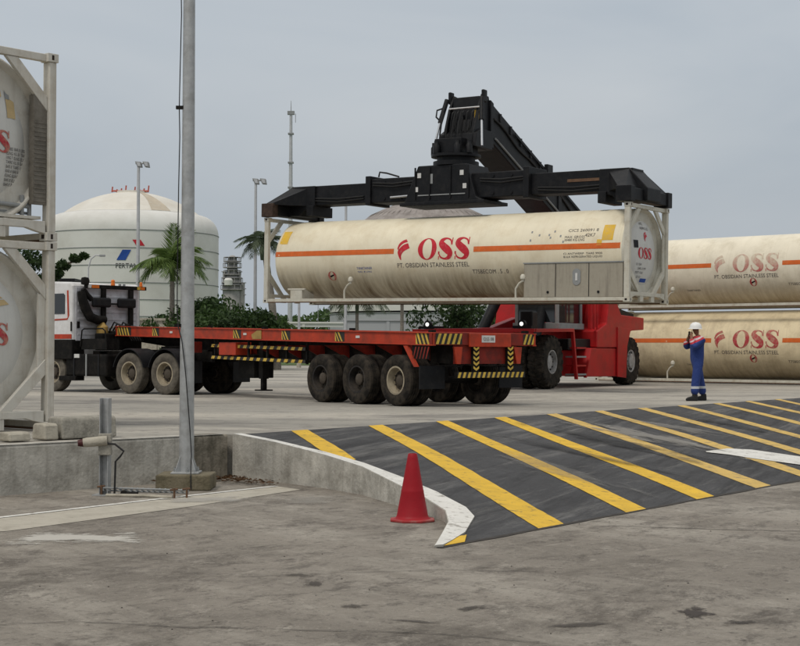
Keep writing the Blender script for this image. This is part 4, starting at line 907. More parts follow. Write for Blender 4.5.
# cab, glazed
g = MB()
for x0, x1 in ((1.5, 1.6), (3.25, 3.38)):
    for y0 in (-1.45, -.1): g.box(x0, x1, y0, y0 + .1, 1.85, 3.25)
g.box(1.45, 3.4, -1.5, .05, 3.25, 3.36); g.box(1.45, 3.4, -1.5, .05, 1.80, 1.98); cabs = g.build('operator_cab', M_['ring'], rs, bevel=.01)
g = MB(); g.box(1.62, 3.23, -1.42, -1.40, 2.0, 3.24); g.build('cab_window', M_['glass'], cabs)
g = MB(); g.box(1.52, 1.54, -1.33, -.12, 2.0, 3.24); g.build('cab_window', M_['glass'], cabs)
g = MB(); g.box(1.58, 2.05, -1.44, -1.425, 2.0, 2.5); g.build('mirror', M_['mblack'], cabs)
g = MB(); g.box(-.35, .05, -1.45, -1.05, 1.80, 2.3); g.build('control_cabinet', mk, rs, bevel=.05)
# work lamps
for (x, y) in ((-1.28, -1.55), (-1.28, 1.55)):
    g = MB(); g.lathe([(.0, .13), (.11, .12), (.12, .0), (.0, -.01)], (x, y, 1.90), 'x', 16); g.tube([(x + .05, y, 1.72), (x + .05, y, 1.84)], .02); lo = g.build('work_lamp', mk, rs, smooth=True)
    g = MB(); g.lathe([(.0, -.02), (.06, -.016), (.06, -.011)], (x, y, 1.90), 'x', 16); g.build('lamp_lens', M_['lamp_on'], lo)
    g = MB(); g.box(x + .02, x + .5, y - .3, y + .3, 1.77, 1.85); g.build('lamp_shelf', mk, rs)
# lift cylinders
for y in (-.95, .95):
    g = MB(); g.tube([(.9, y, 1.5), (3.0, y * .75, 4.0)], .17, 16); g.build('lift_cylinder', mk, rs, smooth=True)
    g = MB(); g.tube([(3.0, y * .75, 4.0), (4.0, y * .6, 5.2)], .09, 14); g.build('lift_rod', M_['steel'], rs, smooth=True)
# boom: local x of the tank centre is -2.24
bx = -2.24
def bz(t): return 8.36 - .394 * (t - .88)
by = -.14
def boomseg(name, t0, t1, hw, top, dep, m, bev=.03):
    g = MB(); v = []
    for t in (t0, t1):
        for y in (-hw, hw):
            for q in (top - dep, top): v.append((bx + t, by + y, bz(t) + q))
    g.add(v, [(0, 1, 3, 2), (4, 6, 7, 5), (0, 4, 5, 1), (2, 3, 7, 6), (0, 2, 6, 4), (1, 5, 7, 3)]); return g.build(name, m, rs, bevel=bev)
boomseg('boom_inner', .45, 3.0, .37, -.08, .95, mk); boomseg('boom_outer', .85, 11.0, .46, .0, 1.15, mk)
boomseg('boom_collar', .8, 1.0, .49, .03, 1.35, mk, .02); boomseg('boom_collar', 5.6, 5.85, .50, .04, 1.22, mk, .02)
for y in (-.52, .50):
    g = MB(); v = [(bx + t, by + yy, bz(t) + q) for t in (2.4, 10.5) for yy in (y, y + .03) for q in (-.18, -.1)]; g.add(v, [(0, 1, 3, 2), (4, 6, 7, 5), (0, 4, 5, 1), (2, 3, 7, 6), (0, 2, 6, 4), (1, 5, 7, 3)]); g.build('hydraulic_pipe', mk, rs)
g = MB(); g.box(bx + 4.55, bx + 4.95, by - .60, by - .47, bz(4.7) - .35, bz(4.7) + .10); g.build('valve_block', mk, rs, bevel=.02)
for t0 in (1.4, 2.1, 2.8, 3.5, 4.2):     # clips and plates along the boom flank
    g = MB(); g.box(bx + t0, bx + t0 + .10, by - .50, by - .46, bz(t0) - .30, bz(t0) - .06); g.build('pipe_clip', mk, rs)
g = MB(); g.tube([(bx + t, by - .49, bz(t) - .42 - .05 * math.sin(t * 3)) for t in [1 + .4 * k for k in range(16)]], .03, 6); g.build('hydraulic_hose', M_['cable'], rs, smooth=True)
g = MB(); g.tube([(bx + t, by - .49, bz(t) - .95) for t in (1.1, 6.5)], .035, 6); g.build('hydraulic_pipe', M_['ring'], rs, smooth=True)
# boom nose hanging down to the rotator
nose = [(.42, 8.55), (.80, 8.52), (.98, 8.1), (1.05, 7.1), (.75, 6.95), (.1, 6.95), (-.2, 7.05), (-.12, 7.45), (.14, 8.1)]
for y in (-.42, .50):
    g = MB(); g.prism([(bx + a, b) for a, b in nose], by + y, by + y + .07, 'y'); g.build('nose_plate', mk, rs, bevel=.012)
g = MB(); g.prism([(bx + .25, 7.75), (bx + .32, 8.48), (bx + .9, 8.5), (bx + 1.1, 7.75)], by - .36, by + .50, 'y'); g.build('nose_box', mk, rs, bevel=.02)
g = MB(); g.prism([(bx - .05, 7.1), (bx + .2, 7.8), (bx + .3, 7.8), (bx + .25, 7.1)], by - .12, by + .30, 'y'); g.build('nose_link', mk, rs, bevel=.015)
g = MB(); g.prism([(bx - .22, 6.95), (bx - .14, 7.35), (bx + .15, 7.5), (bx + .9, 7.5), (bx + .9, 6.95)], by - .5, by + .72, 'y'); g.build('nose_foot', mk, rs, bevel=.02)
for y in (-.3, .1, .35):
    g = MB(); g.prism([(bx + .0, 7.3), (bx + .22, 7.95), (bx + .34, 7.95), (bx + .34, 7.3)], by + y, by + y + .09, 'y'); g.build('nose_rib', mk, rs, bevel=.01)
for y in (-.52, .56):
    g = MB(); g.box(bx + .3, bx + .52, by + y, by + y + .10, 8.3, 8.66); g.build('nose_ear', mk, rs, bevel=.03)
    g = MB(); g.tube([(bx + .22, by + y * 1.05 + .06, 8.42), (bx - .02, by + y * 1.25 + .05, 7.72)], .07, 12); g.build('damper_cylinder', mk, rs, smooth=True)
    g = MB(); g.tube([(bx - .02, by + y * 1.25 + .05, 7.72), (bx - .2, by + y * 1.45 + .05, 6.95)], .035, 10); g.build('damper_rod', M_['steel'], rs, smooth=True)
g = MB(); g.box(bx + .16, bx + .18, by - .42, by - .28, 7.78, 8.05); g.build('yellow_sticker', M_['yellow_ink'], rs)
for k in range(5):
    y0 = by - .3 + k * .16; g = MB(); g.tube([(bx + .1, y0, 8.05), (bx - .08, y0 - .03, 7.95), (bx - .12, y0 + .02, 7.5), (bx - .05, y0, 7.1)], .022, 6); g.build('hydraulic_hose', M_['cable'], rs, smooth=True)
g = MB(); g.tube([(bx + .15, by + .62, 8.2), (bx + .0, by + .86, 8.1), (bx - .05, by + .86, 7.9), (bx - .0, by + .72, 7.75)], .025, 6); g.build('hydraulic_hose', M_['cable'], rs, smooth=True)
g = MB(); g.tube([(bx + .1, by - .5, 8.12), (bx + .08, by + .5, 8.12)], .03, 8); g.build('nose_pipe', M_['steel'], rs, smooth=True)

# spreader: built in the frame of the tank it holds
XF = SM.inverted() @ HM
def sp(g, name, m, bevel=.015, smooth=False, parent=None, label=None):
    o = g.build(name, m, parent or rs, smooth=smooth, bevel=bevel)
    if parent is None: o.matrix_local = XF
    return o
CX = LEN / 2
g = MB(); g.box(3.3, 8.75, .78, 1.66, 2.96, 3.68); mb_ = sp(g, 'spreader_main_beam', mk, .03)
for x in (3.3, 8.65):
    g = MB(); g.box(x - .04, x + .14, .70, 1.74, 2.90, 3.76); sp(g, 'beam_collar', mk)
g = MB(); g.prism([(CX - 1.4, 2.86), (CX - 1.35, 3.0), (CX - .92, 3.95), (CX + .72, 3.95), (CX + 1.05, 3.0), (CX + 1.35, 2.86)], .62, 1.82, 'y'); sp(g, 'centre_box', mk, .03)
g = MB(); g.box(CX - 1.5, CX + 1.35, .55, 1.9, 2.80, 2.90); sp(g, 'centre_base_plate', mk)
for (x, z) in ((CX - .92, 3.60), (CX + .52, 3.62), (CX - 1.02, 3.2), (CX + .62, 3.24)):
    g = MB(); g.box(x, x + .12, .60, .62, z, z + .14); sp(g, 'white_marker', M_['label_white'], 0)
g = MB(); g.box(CX - .5, CX - .4, .605, .622, 3.42, 3.7); g.box(CX - .9, CX + .7, .60, .615, 3.08, 3.11); sp(g, 'panel_slot', M_['ring'], 0)
g = MB(); g.lathe([(.66, 3.95), (.66, 4.07), (.55, 4.07), (.55, 4.20), (.72, 4.20), (.72, 4.28), (0, 4.29)], (CX, WID / 2, 0), 'z', 32); sp(g, 'rotator', mk, 0, True)
for dx, dy in ((-.62, -.2), (.62, -.3), (-.3, -.58), (.35, -.5), (-.1, .5)):
    g = MB(); g.lathe([(.10, 4.28), (.10, 4.50), (.07, 4.54), (.07, 4.64), (0, 4.65)], (CX + dx, WID / 2 + dy, 0), 'z', 12); sp(g, 'slew_motor', mk, 0, True)
g = MB(); g.box(CX - .45, CX + .45, .75, 1.7, 4.30, 4.72); sp(g, 'rotator_head', mk, .02)
for x0, x1, z1 in ((.35, 3.3, 3.58), (8.75, LEN - .35, 3.58)):
    g = MB(); g.box(x0, x1, .88, 1.56, 2.99, z1); sp(g, 'telescopic_arm', mk, .02)
g = MB(); g.box(9.9, 11.85, .865, .88, 3.28, 3.36); sp(g, 'brown_rubbing_strip', M_['rust'], 0)
g = MB(); g.tube([(4.15, .74, 3.10), (5.0, .70, 3.12)], .035, 8); sp(g, 'cylinder_rod', M_['steel'], 0, True)
g = MB(); g.tube([(3.7, .76, 3.72), (3.75, .74, 3.86), (4.0, .74, 3.82), (4.4, .8, 3.70)], .025, 6); sp(g, 'hydraulic_hose', M_['cable'], 0, True)
for x0, x1, z in ((3.5, 5.0, 3.55), (7.2, 8.6, 3.50), (9.0, 11.2, 3.18), (1.2, 3.1, 3.20)):
    yy = .74 if 3.3 < x0 < 8.7 else .85
    g = MB(); g.tube([(x0, yy, z), ((x0 + x1) / 2, yy - .02, z - .05), (x1, yy, z - .01)], .022, 6); g.tube([(x0, yy, z - .07), ((x0 + x1) / 2, yy - .03, z - .14), (x1, yy, z - .08)], .018, 6); sp(g, 'hydraulic_hose', M_['cable'], 0, True)
for x in (3.9, 4.5, 7.6, 8.2):
    for z in (3.08, 3.56):
        g = MB(); g.lathe([(0, -.03), (.045, -.03), (.045, 0), (0, .0)], (x, .78, z), 'y', 8); sp(g, 'bolt', mk, 0)
for x in (5.1, 5.6, 6.3, 6.9):
    g = MB(); g.box(x - .02, x + .02, .585, .62, 2.98, 3.9); sp(g, 'stiffener_rib', mk, 0)
for k in range(4):
    x = 5.75 + k * .2; g = MB(); g.tube([(x, .95, 4.62), (x - .03, .92, 4.85), (x + .0, .95, 5.2), (x + .05, 1.0, 5.5)], .025, 6); sp(g, 'hydraulic_hose', M_['cable'], 0, True)
# goosenecks: sloping ends down to the corner beams
for s_ in (0, 1):
    def X(a): return a if s_ == 0 else LEN - a
    g = MB(); g.prism([(X(-.12), 2.68), (X(-.12), 3.02), (X(.42), 3.58), (X(1.3), 3.58), (X(1.3), 2.98), (X(1.15), 2.90), (X(.9), 2.84), (X(.75), 2.68)], .80, 1.64, 'y'); sp(g, 'gooseneck', mk, .02)
    g = MB(); a, b = sorted((X(-.02), X(.34))); g.box(a, b, -.06, WID + .06, 2.655, 2.98); sp(g, 'corner_beam', mk, .02)
    for y0 in (-.08, WID - .18):
        a, b = sorted((X(-.06), X(.38))); g = MB(); g.box(a, b, y0, y0 + .26, 2.61, 3.02); sp(g, 'twist_lock_housing', M_['rust_dark'] if (y0 < 0 and s_ == 0) else mk, .015)
        # sloping web plates towards the arm
    for ya, yb in ((-.04, .80), (WID + .04, 1.64)):
        g = MB(); v = [(X(.02), ya, 2.98), (X(.34), ya, 2.98), (X(1.0), yb, 2.98), (X(.1), yb, 2.98), (X(.1), ya, 3.02), (X(.34), ya, 3.02), (X(1.0), yb, 3.50), (X(.42), yb, 3.55)]
        g.add(v, [(0, 1, 2, 3), (4, 5, 6, 7), (0, 1, 5, 4), (1, 2, 6, 5), (2, 3, 7, 6), (3, 0, 4, 7)]); sp(g, 'web_plate', mk, .0)
    g = MB(); a, b = sorted((X(1.05), X(1.3))); g.box(a, b, .72, 1.72, 2.66, 2.97); sp(g, 'stop_block', mk, .015)

# ================================================================== FOREGROUND FURNITURE
# tall lamp pole on a concrete plinth
t = thing('light_pole', (-2.60, 18.30, 0), 'tall galvanised steel pole on a square stained concrete plinth, cable running up its side', 'pole')
g = MB(); g.box(-.33, .33, -.30, .30, 0, .19); g.build('plinth', M_['conc_mossy'], t, bevel=.02)
g = MB(); g.tube([(0, 0, .20), (0, 0, 3), (0, 0, 7.5)], [.092, .080, .068], 28); g.build('pole', M_['galv'], t, smooth=True)
g = MB(); g.tube([(0, 0, 2.0), (0, 0, 2.02)], [.0835, .0835], 24); g.build('pole_seam', M_['galv_light'], t, smooth=True)
g = MB(); g.box(-.17, .17, -.17, .17, .19, .212); g.build('base_plate', M_['galv'], t, bevel=.004)
for k in range(4):
    M = Matrix.Rotation(R(45 + 90 * k), 4, 'Z'); g = MB(); g.prism([(.085, .212), (.165, .212), (.165, .24), (.085, .42)], -.006, .006, 'y', 0, M); g.build('gusset', M_['galv'], t)
    g = MB(); g.lathe([(.017, .212), (.017, .25), (.008, .252), (.008, .27), (0, .27)], (.14 * math.cos(R(90 * k + 12)), .14 * math.sin(R(90 * k + 12)), 0), 'z', 6); g.build('bolt', M_['ring'], t)
g = MB(); pts = [(-.10 + .012 * math.sin(z * 2.1), -.03, z) for z in [5.9 - .2 * k for k in range(13)]]
pts = [(-.098, -.03, 6.2)] + [(-.100 - .012 * math.sin(z * 1.7 + .5), -.03, z) for z in (5.8, 5.3, 4.9)] + [(-.11, -.03, 4.66)] + [(-.102, -.03, 4.3), (-.112, -.03, 3.7), (-.118, -.03, 3.0), (-.12, -.04, 2.45), (-.118, -.05, 2.2), (-.10, -.08, 1.98), (-.05, -.10, 1.8), (.0, -.115, 1.4), (.035, -.12, 1.0), (.06, -.13, .7), (.085, -.18, .42), (.09, -.26, .23), (.095, -.312, .18), (.097, -.312, .02)]
g.tube(pts, .007, 6); g.build('cable', M_['cable'], t, smooth=True)
for z in (4.66, 2.24 - .25):
    g = MB(); g.box(-.15, -.05, -.05, .0, z - .02, z + .02); g.build('cable_clip', M_['black'], t)
# steel post with lamp head, bent cable, rail frame
t = thing('steel_post', (-3.42, 17.50, 0), 'short grey steel channel post beside the retaining wall, carrying a small tubular sensor head', 'post')
M = Matrix.Rotation(R(-12), 4, 'Z')
g = MB(); g.box(-.055, .055, -.01, .01, .012, 1.13, 0, M); g.box(-.055, -.045, -.09, -.011, .012, 1.13, 0, M); g.box(.045, .055, -.09, -.011, .012, 1.13, 0, M); g.build('channel', M_['galv'], t, bevel=.003)
g = MB(); g.box(-.12, .12, -.14, .10, .0, .012, 0, M); g.build('foot_plate', M_['galv'], t)
sh = thing('sensor_head', (-3.42, 17.38, .62), 'small dirty white tubular sensor with dark red end on the steel post', 'sensor')
g = MB(); g.tube([(-.24, -.04, -.005), (-.20, -.035, -.0), (.03, .0, .02)], [.05, .055, .06], 14); g.build('housing', M_['conc_pale'], sh, smooth=True)
g = MB(); g.tube([(-.30, -.05, -.01), (-.24, -.04, -.005)], [.035, .048], 14); g.build('end_cap', pmat('cap_dark_red', (.06, .015, .015), .5), sh, smooth=True)
g = MB(); g.box(-.07, .08, -.02, .06, -.15, .10); g.build('bracket', M_['conc_block'], sh, bevel=.01)
g = MB(); g.tube([(.02, -.03, -.01), (.13, -.04, -.02), (.23, -.04, -.10), (.19, -.04, -.16), (.135, -.04, -.22), (.13, -.04, -.45), (.125, -.04, -.60)], .012, 8); g.build('cable', M_['cable'], sh, smooth=True)
t = thing('metal_rail_frame', (-3.28, 17.42, 0), 'low rusty metal rail frame on the ground between steel post and pole plinth', 'metal frame')
a = Vector((-3.42 + 3.28, 17.42 - 17.42, .06)); b = Vector((.80, -.25, .06))
g = MB()
for dy, z in ((0, .09), (.10, .05)): g.tube([(-.16, dy, z), (.85, dy - .28, z)], .011, 6)
for k in range(16):
    u_ = k / 15; g.box(-.16 + 1.01 * u_ - .008, -.16 + 1.01 * u_ + .008, -.28 * u_, .1 - .28 * u_, .055, .095)
g.build('ladder_rails', M_['ring'], t)
g = MB(); g.tube([(-.1, -.13, .015), (.35, -.22, .02), (.62, -.36, .02), (.70, -.38, .02)], .02, 8); g.build('tube', M_['conc_pale'], t, smooth=True)
for x, y in ((.85, -.28), (.72, -.36), (-.18, 0)):
    g = MB(); g.tube([(x, y, .0), (x, y, .12)], .014, 6); g.tube([(x - .05, y, .1), (x + .04, y, .11)], .012, 6); g.build('hook', M_['rust'], t)
g = MB(); g.box(.12, .26, -.14, -.06, .0, .05); g.lathe([(0, -.03), (.035, -.03), (.035, .03), (0, .03)], (.1, -.12, .04), 'y', 10); g.build('clamp', M_['black'], t, bevel=.006)

# traffic cone
t = thing('traffic_cone', (.13, 14.93, 0), 'red rubber traffic cone standing at the foot of the ramp side wall', 'traffic cone')
g = MB(); q = []
for k in range(8):
    a = R(22.5 + 45 * k); q.append((.232 * math.cos(a) * 1.02, .232 * math.sin(a)))
g.prism(q, 0, .026, 'z'); g.build('base', M_['cone_base'], t, bevel=.008)
g = MB(); g.lathe([(.185, .026), (.17, .034), (.160, .05), (.155, .06), (.113, .29), (.1135, .30), (.109, .312), (.10, .36), (.052, .63), (.045, .665), (.040, .672), (.032, .672), (.03, .60), (.14, .05)], (0, 0, 0), 'z', 40); g.build('cone_body', M_['cone'], t, smooth=True)

# concrete blocks and pads on the yard edge
def block(x, y, z, L_, D_, H_, label, mat='conc_block', yaw=None, nm='concrete_block'):
    g = MB(); g.prism([(0, 0), (D_, 0), (D_ - .02, H_ - .03), (D_ - .05, H_), (.05, H_), (.02, H_ - .03)], 0, L_, 'x')
    o = g.build(nm, M_[mat], bevel=.02); o.matrix_world = frame(x, y, z, math.atan2(wd.y, wd.x) if yaw is None else yaw)
    return tag(o, label, 'concrete block', 'concrete blocks along the yard edge')
block(-4.17, 18.55, YZ + .012, .82, .35, .27, 'weathered long concrete block behind the steel post', 'conc_block')
block(-4.34, 18.36, YZ + .012, .2, .3, .20, 'small pale yellowish concrete block at the end of the long block', 'conc_pale')
block(-5.6, 16.95, YZ + .012, 1.12, .35, .20, 'flat grey concrete block under the left container at the photo edge', 'conc_block')
block(-4.68, 18.0, YZ + .012, .30, .3, .11, 'low pale concrete pad under the corner of the left container stack', 'conc_pale')

# ================================================================== WORKER
t = thing('person', frame(6.77, 34.1, YZ, R(8)), 'worker in blue coverall with red shoulders and white helmet, hands raised to face', 'person')
def skin(name, V, E, rad, mat, parent, sub=2):
    me = bpy.data.meshes.new(name); me.from_pydata(V, E, []); me.materials.append(mat)
    o = bpy.data.objects.new(name, me); col.objects.link(o); o.parent = parent
    s = o.modifiers.new('skin', 'SKIN'); me.skin_vertices or None
    sv = me.skin_vertices[0].data if me.skin_vertices else None
    if sv is None:
        bm = bmesh.new(); bm.from_mesh(me); bm.verts.layers.skin.verify(); bm.to_mesh(me); bm.free(); sv = me.skin_vertices[0].data
    for i, r_ in enumerate(rad): sv[i].radius = r_ if isinstance(r_, tuple) else (r_, r_); sv[i].use_root = (i == 0)
    ss = o.modifiers.new('sub', 'SUBSURF'); ss.levels = sub; ss.render_levels = sub; s.use_smooth_shade = True
    return o
# person faces local -x (towards the trucks); z up. right side (near the viewer) is -y
Vb = [(0, 0, .95), (0, 0, 1.12), (.01, 0, 1.30), (.02, 0, 1.43), (0, 0, 1.50), (-.035, 0, 1.60), (-.04, 0, 1.70),
      (.0, -.10, .88), (-.07, -.12, .50), (-.11, -.13, .10), (-.18, -.14, .05),
      (.02, .10, .88), (.10, .12, .50), (.19, .14, .10), (.11, .15, .05),
      (.01, -.19, 1.40), (-.16, -.26, 1.20), (-.17, -.10, 1.44), (-.15, -.05, 1.50),
      (.01, .19, 1.40), (-.18, .24, 1.22), (-.19, .08, 1.42), (-.17, .04, 1.48)]
Eb = [(0, 1), (1, 2), (2, 3), (3, 4), (4, 5), (5, 6), (0, 7), (7, 8), (8, 9), (9, 10), (0, 11), (11, 12), (12, 13), (13, 14), (3, 15), (15, 16), (16, 17), (17, 18), (3, 19), (19, 20), (20, 21), (21, 22)]
rb = [(.11, .14), (.10, .13), (.11, .15), (.07, .11), .05, .075, .08, .08, .055, .04, .035, .08, .055, .04, .035, .055, .045, .035, .03, .055, .045, .035, .03]
skin('body', Vb, Eb, rb, M_['skin'], t)
# coverall with reflective bands at shins and red shoulders
m = bpy.data.materials.new('coverall_blue'); m.use_nodes = True; tr_ = m.node_tree; n = tr_.nodes.new; l = tr_.links.new
b = tr_.nodes['Principled BSDF']; b.inputs['Roughness'].default_value = .8
tc_ = n('ShaderNodeTexCoord'); sp_ = n('ShaderNodeSeparateXYZ'); l(tc_.outputs['Object'], sp_.inputs[0])
cr_ = n('ShaderNodeValToRGB'); cr_.color_ramp.interpolation = 'CONSTANT'
els = [(0, (.012, .035, .17)), (.155, (.50, .52, .55)), (.185, (.012, .035, .17)), (.775, (.45, .025, .04)), (.80, (.55, .45, .46)), (.818, (.45, .025, .04)), (.85, (.012, .035, .17))]
cr_.color_ramp.elements[0].position = 0; cr_.color_ramp.elements[0].color = (*els[0][1], 1); cr_.color_ramp.elements[1].position = els[1][0]; cr_.color_ramp.elements[1].color = (*els[1][1], 1)
for p_, c_ in els[2:]: e = cr_.color_ramp.elements.new(p_); e.color = (*c_, 1)
mr_ = n('ShaderNodeMapRange'); mr_.inputs[2].default_value = 1.78
ad_ = n('ShaderNodeMath'); ad_.operation = 'MULTIPLY_ADD'; l(sp_.outputs[0], ad_.inputs[0]); ad_.inputs[1].default_value = -.45; l(sp_.outputs[2], ad_.inputs[2])
# only the torso slants; legs keep level bands
gt = n('ShaderNodeMath'); gt.operation = 'GREATER_THAN'; gt.inputs[1].default_value = 1.0; l(sp_.outputs[2], gt.inputs[0])
mm = n('ShaderNodeMix'); l(gt.outputs[0], mm.inputs[0]); l(sp_.outputs[2], mm.inputs[2]); l(ad_.outputs[0], mm.inputs[3]); l(mm.outputs[0], mr_.inputs[0]); l(mr_.outputs[0], cr_.inputs[0])
nz_ = n('ShaderNodeTexNoise'); nz_.inputs['Scale'].default_value = 14; l(tc_.outputs['Object'], nz_.inputs[0]); bp_ = n('ShaderNodeBump'); bp_.inputs['Strength'].default_value = .6; bp_.inputs['Distance'].default_value = .03; l(nz_.outputs[0], bp_.inputs['Height']); l(bp_.outputs[0], b.inputs['Normal'])
l(cr_.outputs[0], b.inputs['Base Color'])
Vc = [(0, 0, .95), (0, 0, 1.12), (.01, 0, 1.30), (.02, 0, 1.42), (.015, 0, 1.47),
      (.0, -.10, .86), (-.07, -.12, .50), (-.11, -.13, .12), (.02, .10, .86), (.10, .12, .50), (.19, .14, .12),
      (.02, -.20, 1.39), (-.17, -.28, 1.19), (-.18, -.13, 1.41), (.02, .20, 1.39), (-.19, .26, 1.21), (-.2, .11, 1.38)]
Ec = [(0, 1), (1, 2), (2, 3), (3, 4), (0, 5), (5, 6), (6, 7), (0, 8), (8, 9), (9, 10), (3, 11), (11, 12), (12, 13), (3, 14), (14, 15), (15, 16)]
rc = [(.175, .19), (.165, .185), (.185, .215), (.13, .16), .08, .125, .105, .10, .125, .105, .10, .10, .085, .06, .10, .085, .06]
skin('coverall', Vc, Ec, rc, m, t)
g = MB(); g.lathe([(.155, -.01), (.14, .0), (.135, .05), (.115, .10), (.07, .135), (0, .148)], (-.035, 0, 1.645), 'z', 24); g.add([(-.035 - .20 * math.cos(R(a_)), .13 * math.sin(R(a_)), 1.640) for a_ in range(-80, 81, 20)] + [(-.035 - .12 * math.cos(R(a_)), .12 * math.sin(R(a_)), 1.665) for a_ in range(-80, 81, 20)], [(i, i + 1, i + 10, i + 9) for i in range(8)])
g.build('helmet', M_['helmet'], t, smooth=True)
g = MB(); g.add([(-.118, dy, 1.585) for dy in (-.012, .012)] + [(-.145, -.01, 1.56), (-.145, .01, 1.56), (-.115, -.012, 1.55), (-.115, .012, 1.55)], [(0, 1, 3, 2), (2, 3, 5, 4), (0, 2, 4), (1, 5, 3)]); g.build('nose', M_['skin'], t)
for y in (-.035, .035):
    g = MB(); g.lathe([(0, -.004), (.012, -.002), (.012, .004), (0, .005)], (-.112, y, 1.60), 'x', 8); g.build('eye', M_['black'], t)
g = MB(); g.box(-.113, -.108, -.022, .022, 1.53, 1.538); g.build('mouth', pmat('lips', (.1, .03, .03), .6, bump=0), t)
for y in (-.082, .078):
    g = MB(); g.box(-.05, -.02, y, y + .008, 1.56, 1.62); g.build('ear', M_['skin'], t, bevel=.006)
for (hx_, hy_, hz_, s_) in ((-.165, -.06, 1.475, 1), (-.185, .05, 1.45, -1)):      # each hand: palm, four curled fingers, thumb
    V = [(hx_, hy_, hz_ - .03), (hx_ + .01, hy_ + .01 * s_, hz_ + .03)]; E_ = [(0, 1)]; rr_ = [(.022, .03), (.02, .034)]
    for k in range(4):
        o_ = (k - 1.5) * .018; i_ = len(V); L_ = (.9, 1.05, 1.0, .8)[k]
        V += [(hx_ + .012 + o_, hy_ + .012 * s_, hz_ + .05), (hx_ + .02 + o_, hy_ + .03 * s_, hz_ + .05 + .03 * L_), (hx_ + .03 + o_, hy_ + .05 * s_, hz_ + .045 + .03 * L_)]
        E_ += [(1, i_), (i_, i_ + 1), (i_ + 1, i_ + 2)]; rr_ += [.0085, .008, .007]
    i_ = len(V); V += [(hx_ - .02, hy_ + .02 * s_, hz_), (hx_ - .025, hy_ + .045 * s_, hz_ + .03)]; E_ += [(0, i_), (i_, i_ + 1)]; rr_ += [.010, .008]
    skin('hand', V, E_, rr_, M_['skin'], t, 1)
g = MB(); g.box(-.20, -.165, -.03, .03, 1.46, 1.58); g.build('radio', M_['black'], t, bevel=.006)
for (x, y) in ((-.11, -.13), (.19, .14)):
    g = MB(); g.prism([(x - .19, 0), (x - .20, .045), (x - .15, .085), (x - .04, .11), (x - .05, .16), (x + .065, .16), (x + .075, .02), (x + .07, 0)], y - .05, y + .05, 'y'); g.build('boot', M_['boot'], t, bevel=.02)

# ================================================================== BACKGROUND
# storage tank 1 (left)
def ztop(py, Y, px=130): return wz(px, py, Y)
Y1 = 232; X1 = wx(131, Y1); R1 = 86.5 / FPX * Y1
t = thing('storage_tank', (X1, Y1, 0), 'large white domed storage tank with a blue and red emblem, behind the truck', 'storage tank')
zk = ztop(216, Y1 - R1 * .8); zs = ztop(237, Y1)
g = MB(); prof = [(R1, 0)]
nr = [ztop(y, Y1) for y in (318, 302, 286, 269.5, 253, 236)]
for z in nr: prof.append((R1, z))
for k in range(1, 9):
    a = math.pi / 2 * k / 8; prof.append((R1 * .80 + R1 * .20 * math.cos(a), nr[-1] + 3.1 * math.sin(a)))
g.lathe(prof, (0, 0, 0), 'z', 96); g.build('tank_wall', M_['tankwhite'], t, smooth=True)
zc = nr[-1] + 3.1; zt = ztop(192, Y1); hcap = zt - zc; g = MB(); prof = []
Rs = ((R1 * .8) ** 2 + hcap ** 2) / (2 * hcap)
for k in range(13):
    r_ = R1 * .80 * (1 - k / 12); prof.append((r_, zc - .02 + math.sqrt(Rs * Rs - r_ * r_) - (Rs - hcap)))
g.lathe(prof, (0, 0, 0), 'z', 96); g.build('tank_roof', M_['tankroof'], t, smooth=True)
for z in nr + [zc]:
    r_ = R1 if z != zc else R1 * .80
    g = MB(); g.lathe([(r_ - .05, -.05), (r_ + .07, -.05), (r_ + .07, .05), (r_ - .05, .05)], (0, 0, z), 'z', 96); g.build('stiffener_ring', M_['ring'] if z != zc else M_['tankwhite'], t, smooth=True)
# rust stain fan down the roof
g = MB(); v = []
for k in range(9):
    r_ = R1 * (.10 + .69 * k / 8); z = zc + math.sqrt(Rs * Rs - r_ * r_) - (Rs - hcap) + .03
    for a in (R(-60 - .5 * k), R(-57), R(-54 + .9 * k)): v.append((r_ * math.cos(a), r_ * math.sin(a), z))
g.add(v, [(3 * k + j, 3 * k + j + 1, 3 * k + j + 4, 3 * k + j + 3) for k in range(8) for j in (0, 1)]); g.build('rust_stain', M_['stain'], t)
# roof platform and red hand rails
g = MB(); g.lathe([(2.4, 0), (2.4, .35), (0, .4)], (0, 0, zt - .25), 'z', 24); g.build('roof_hatch', M_['tankroof'], t)
for cx_ in (-2.9, .6):
    g = MB()
    for k in range(4): g.tube([(cx_ + .7 * k, -1, zt - .1), (cx_ + .7 * k + .1, -1, zt + (.75, .35, .5, .95)[k])], .12, 5)
    g.tube([(cx_, -1, zt + .1), (cx_ + 2.2, -1, zt + .1)], .14, 5); g.build('hand_rail', M_['handrail'], t)
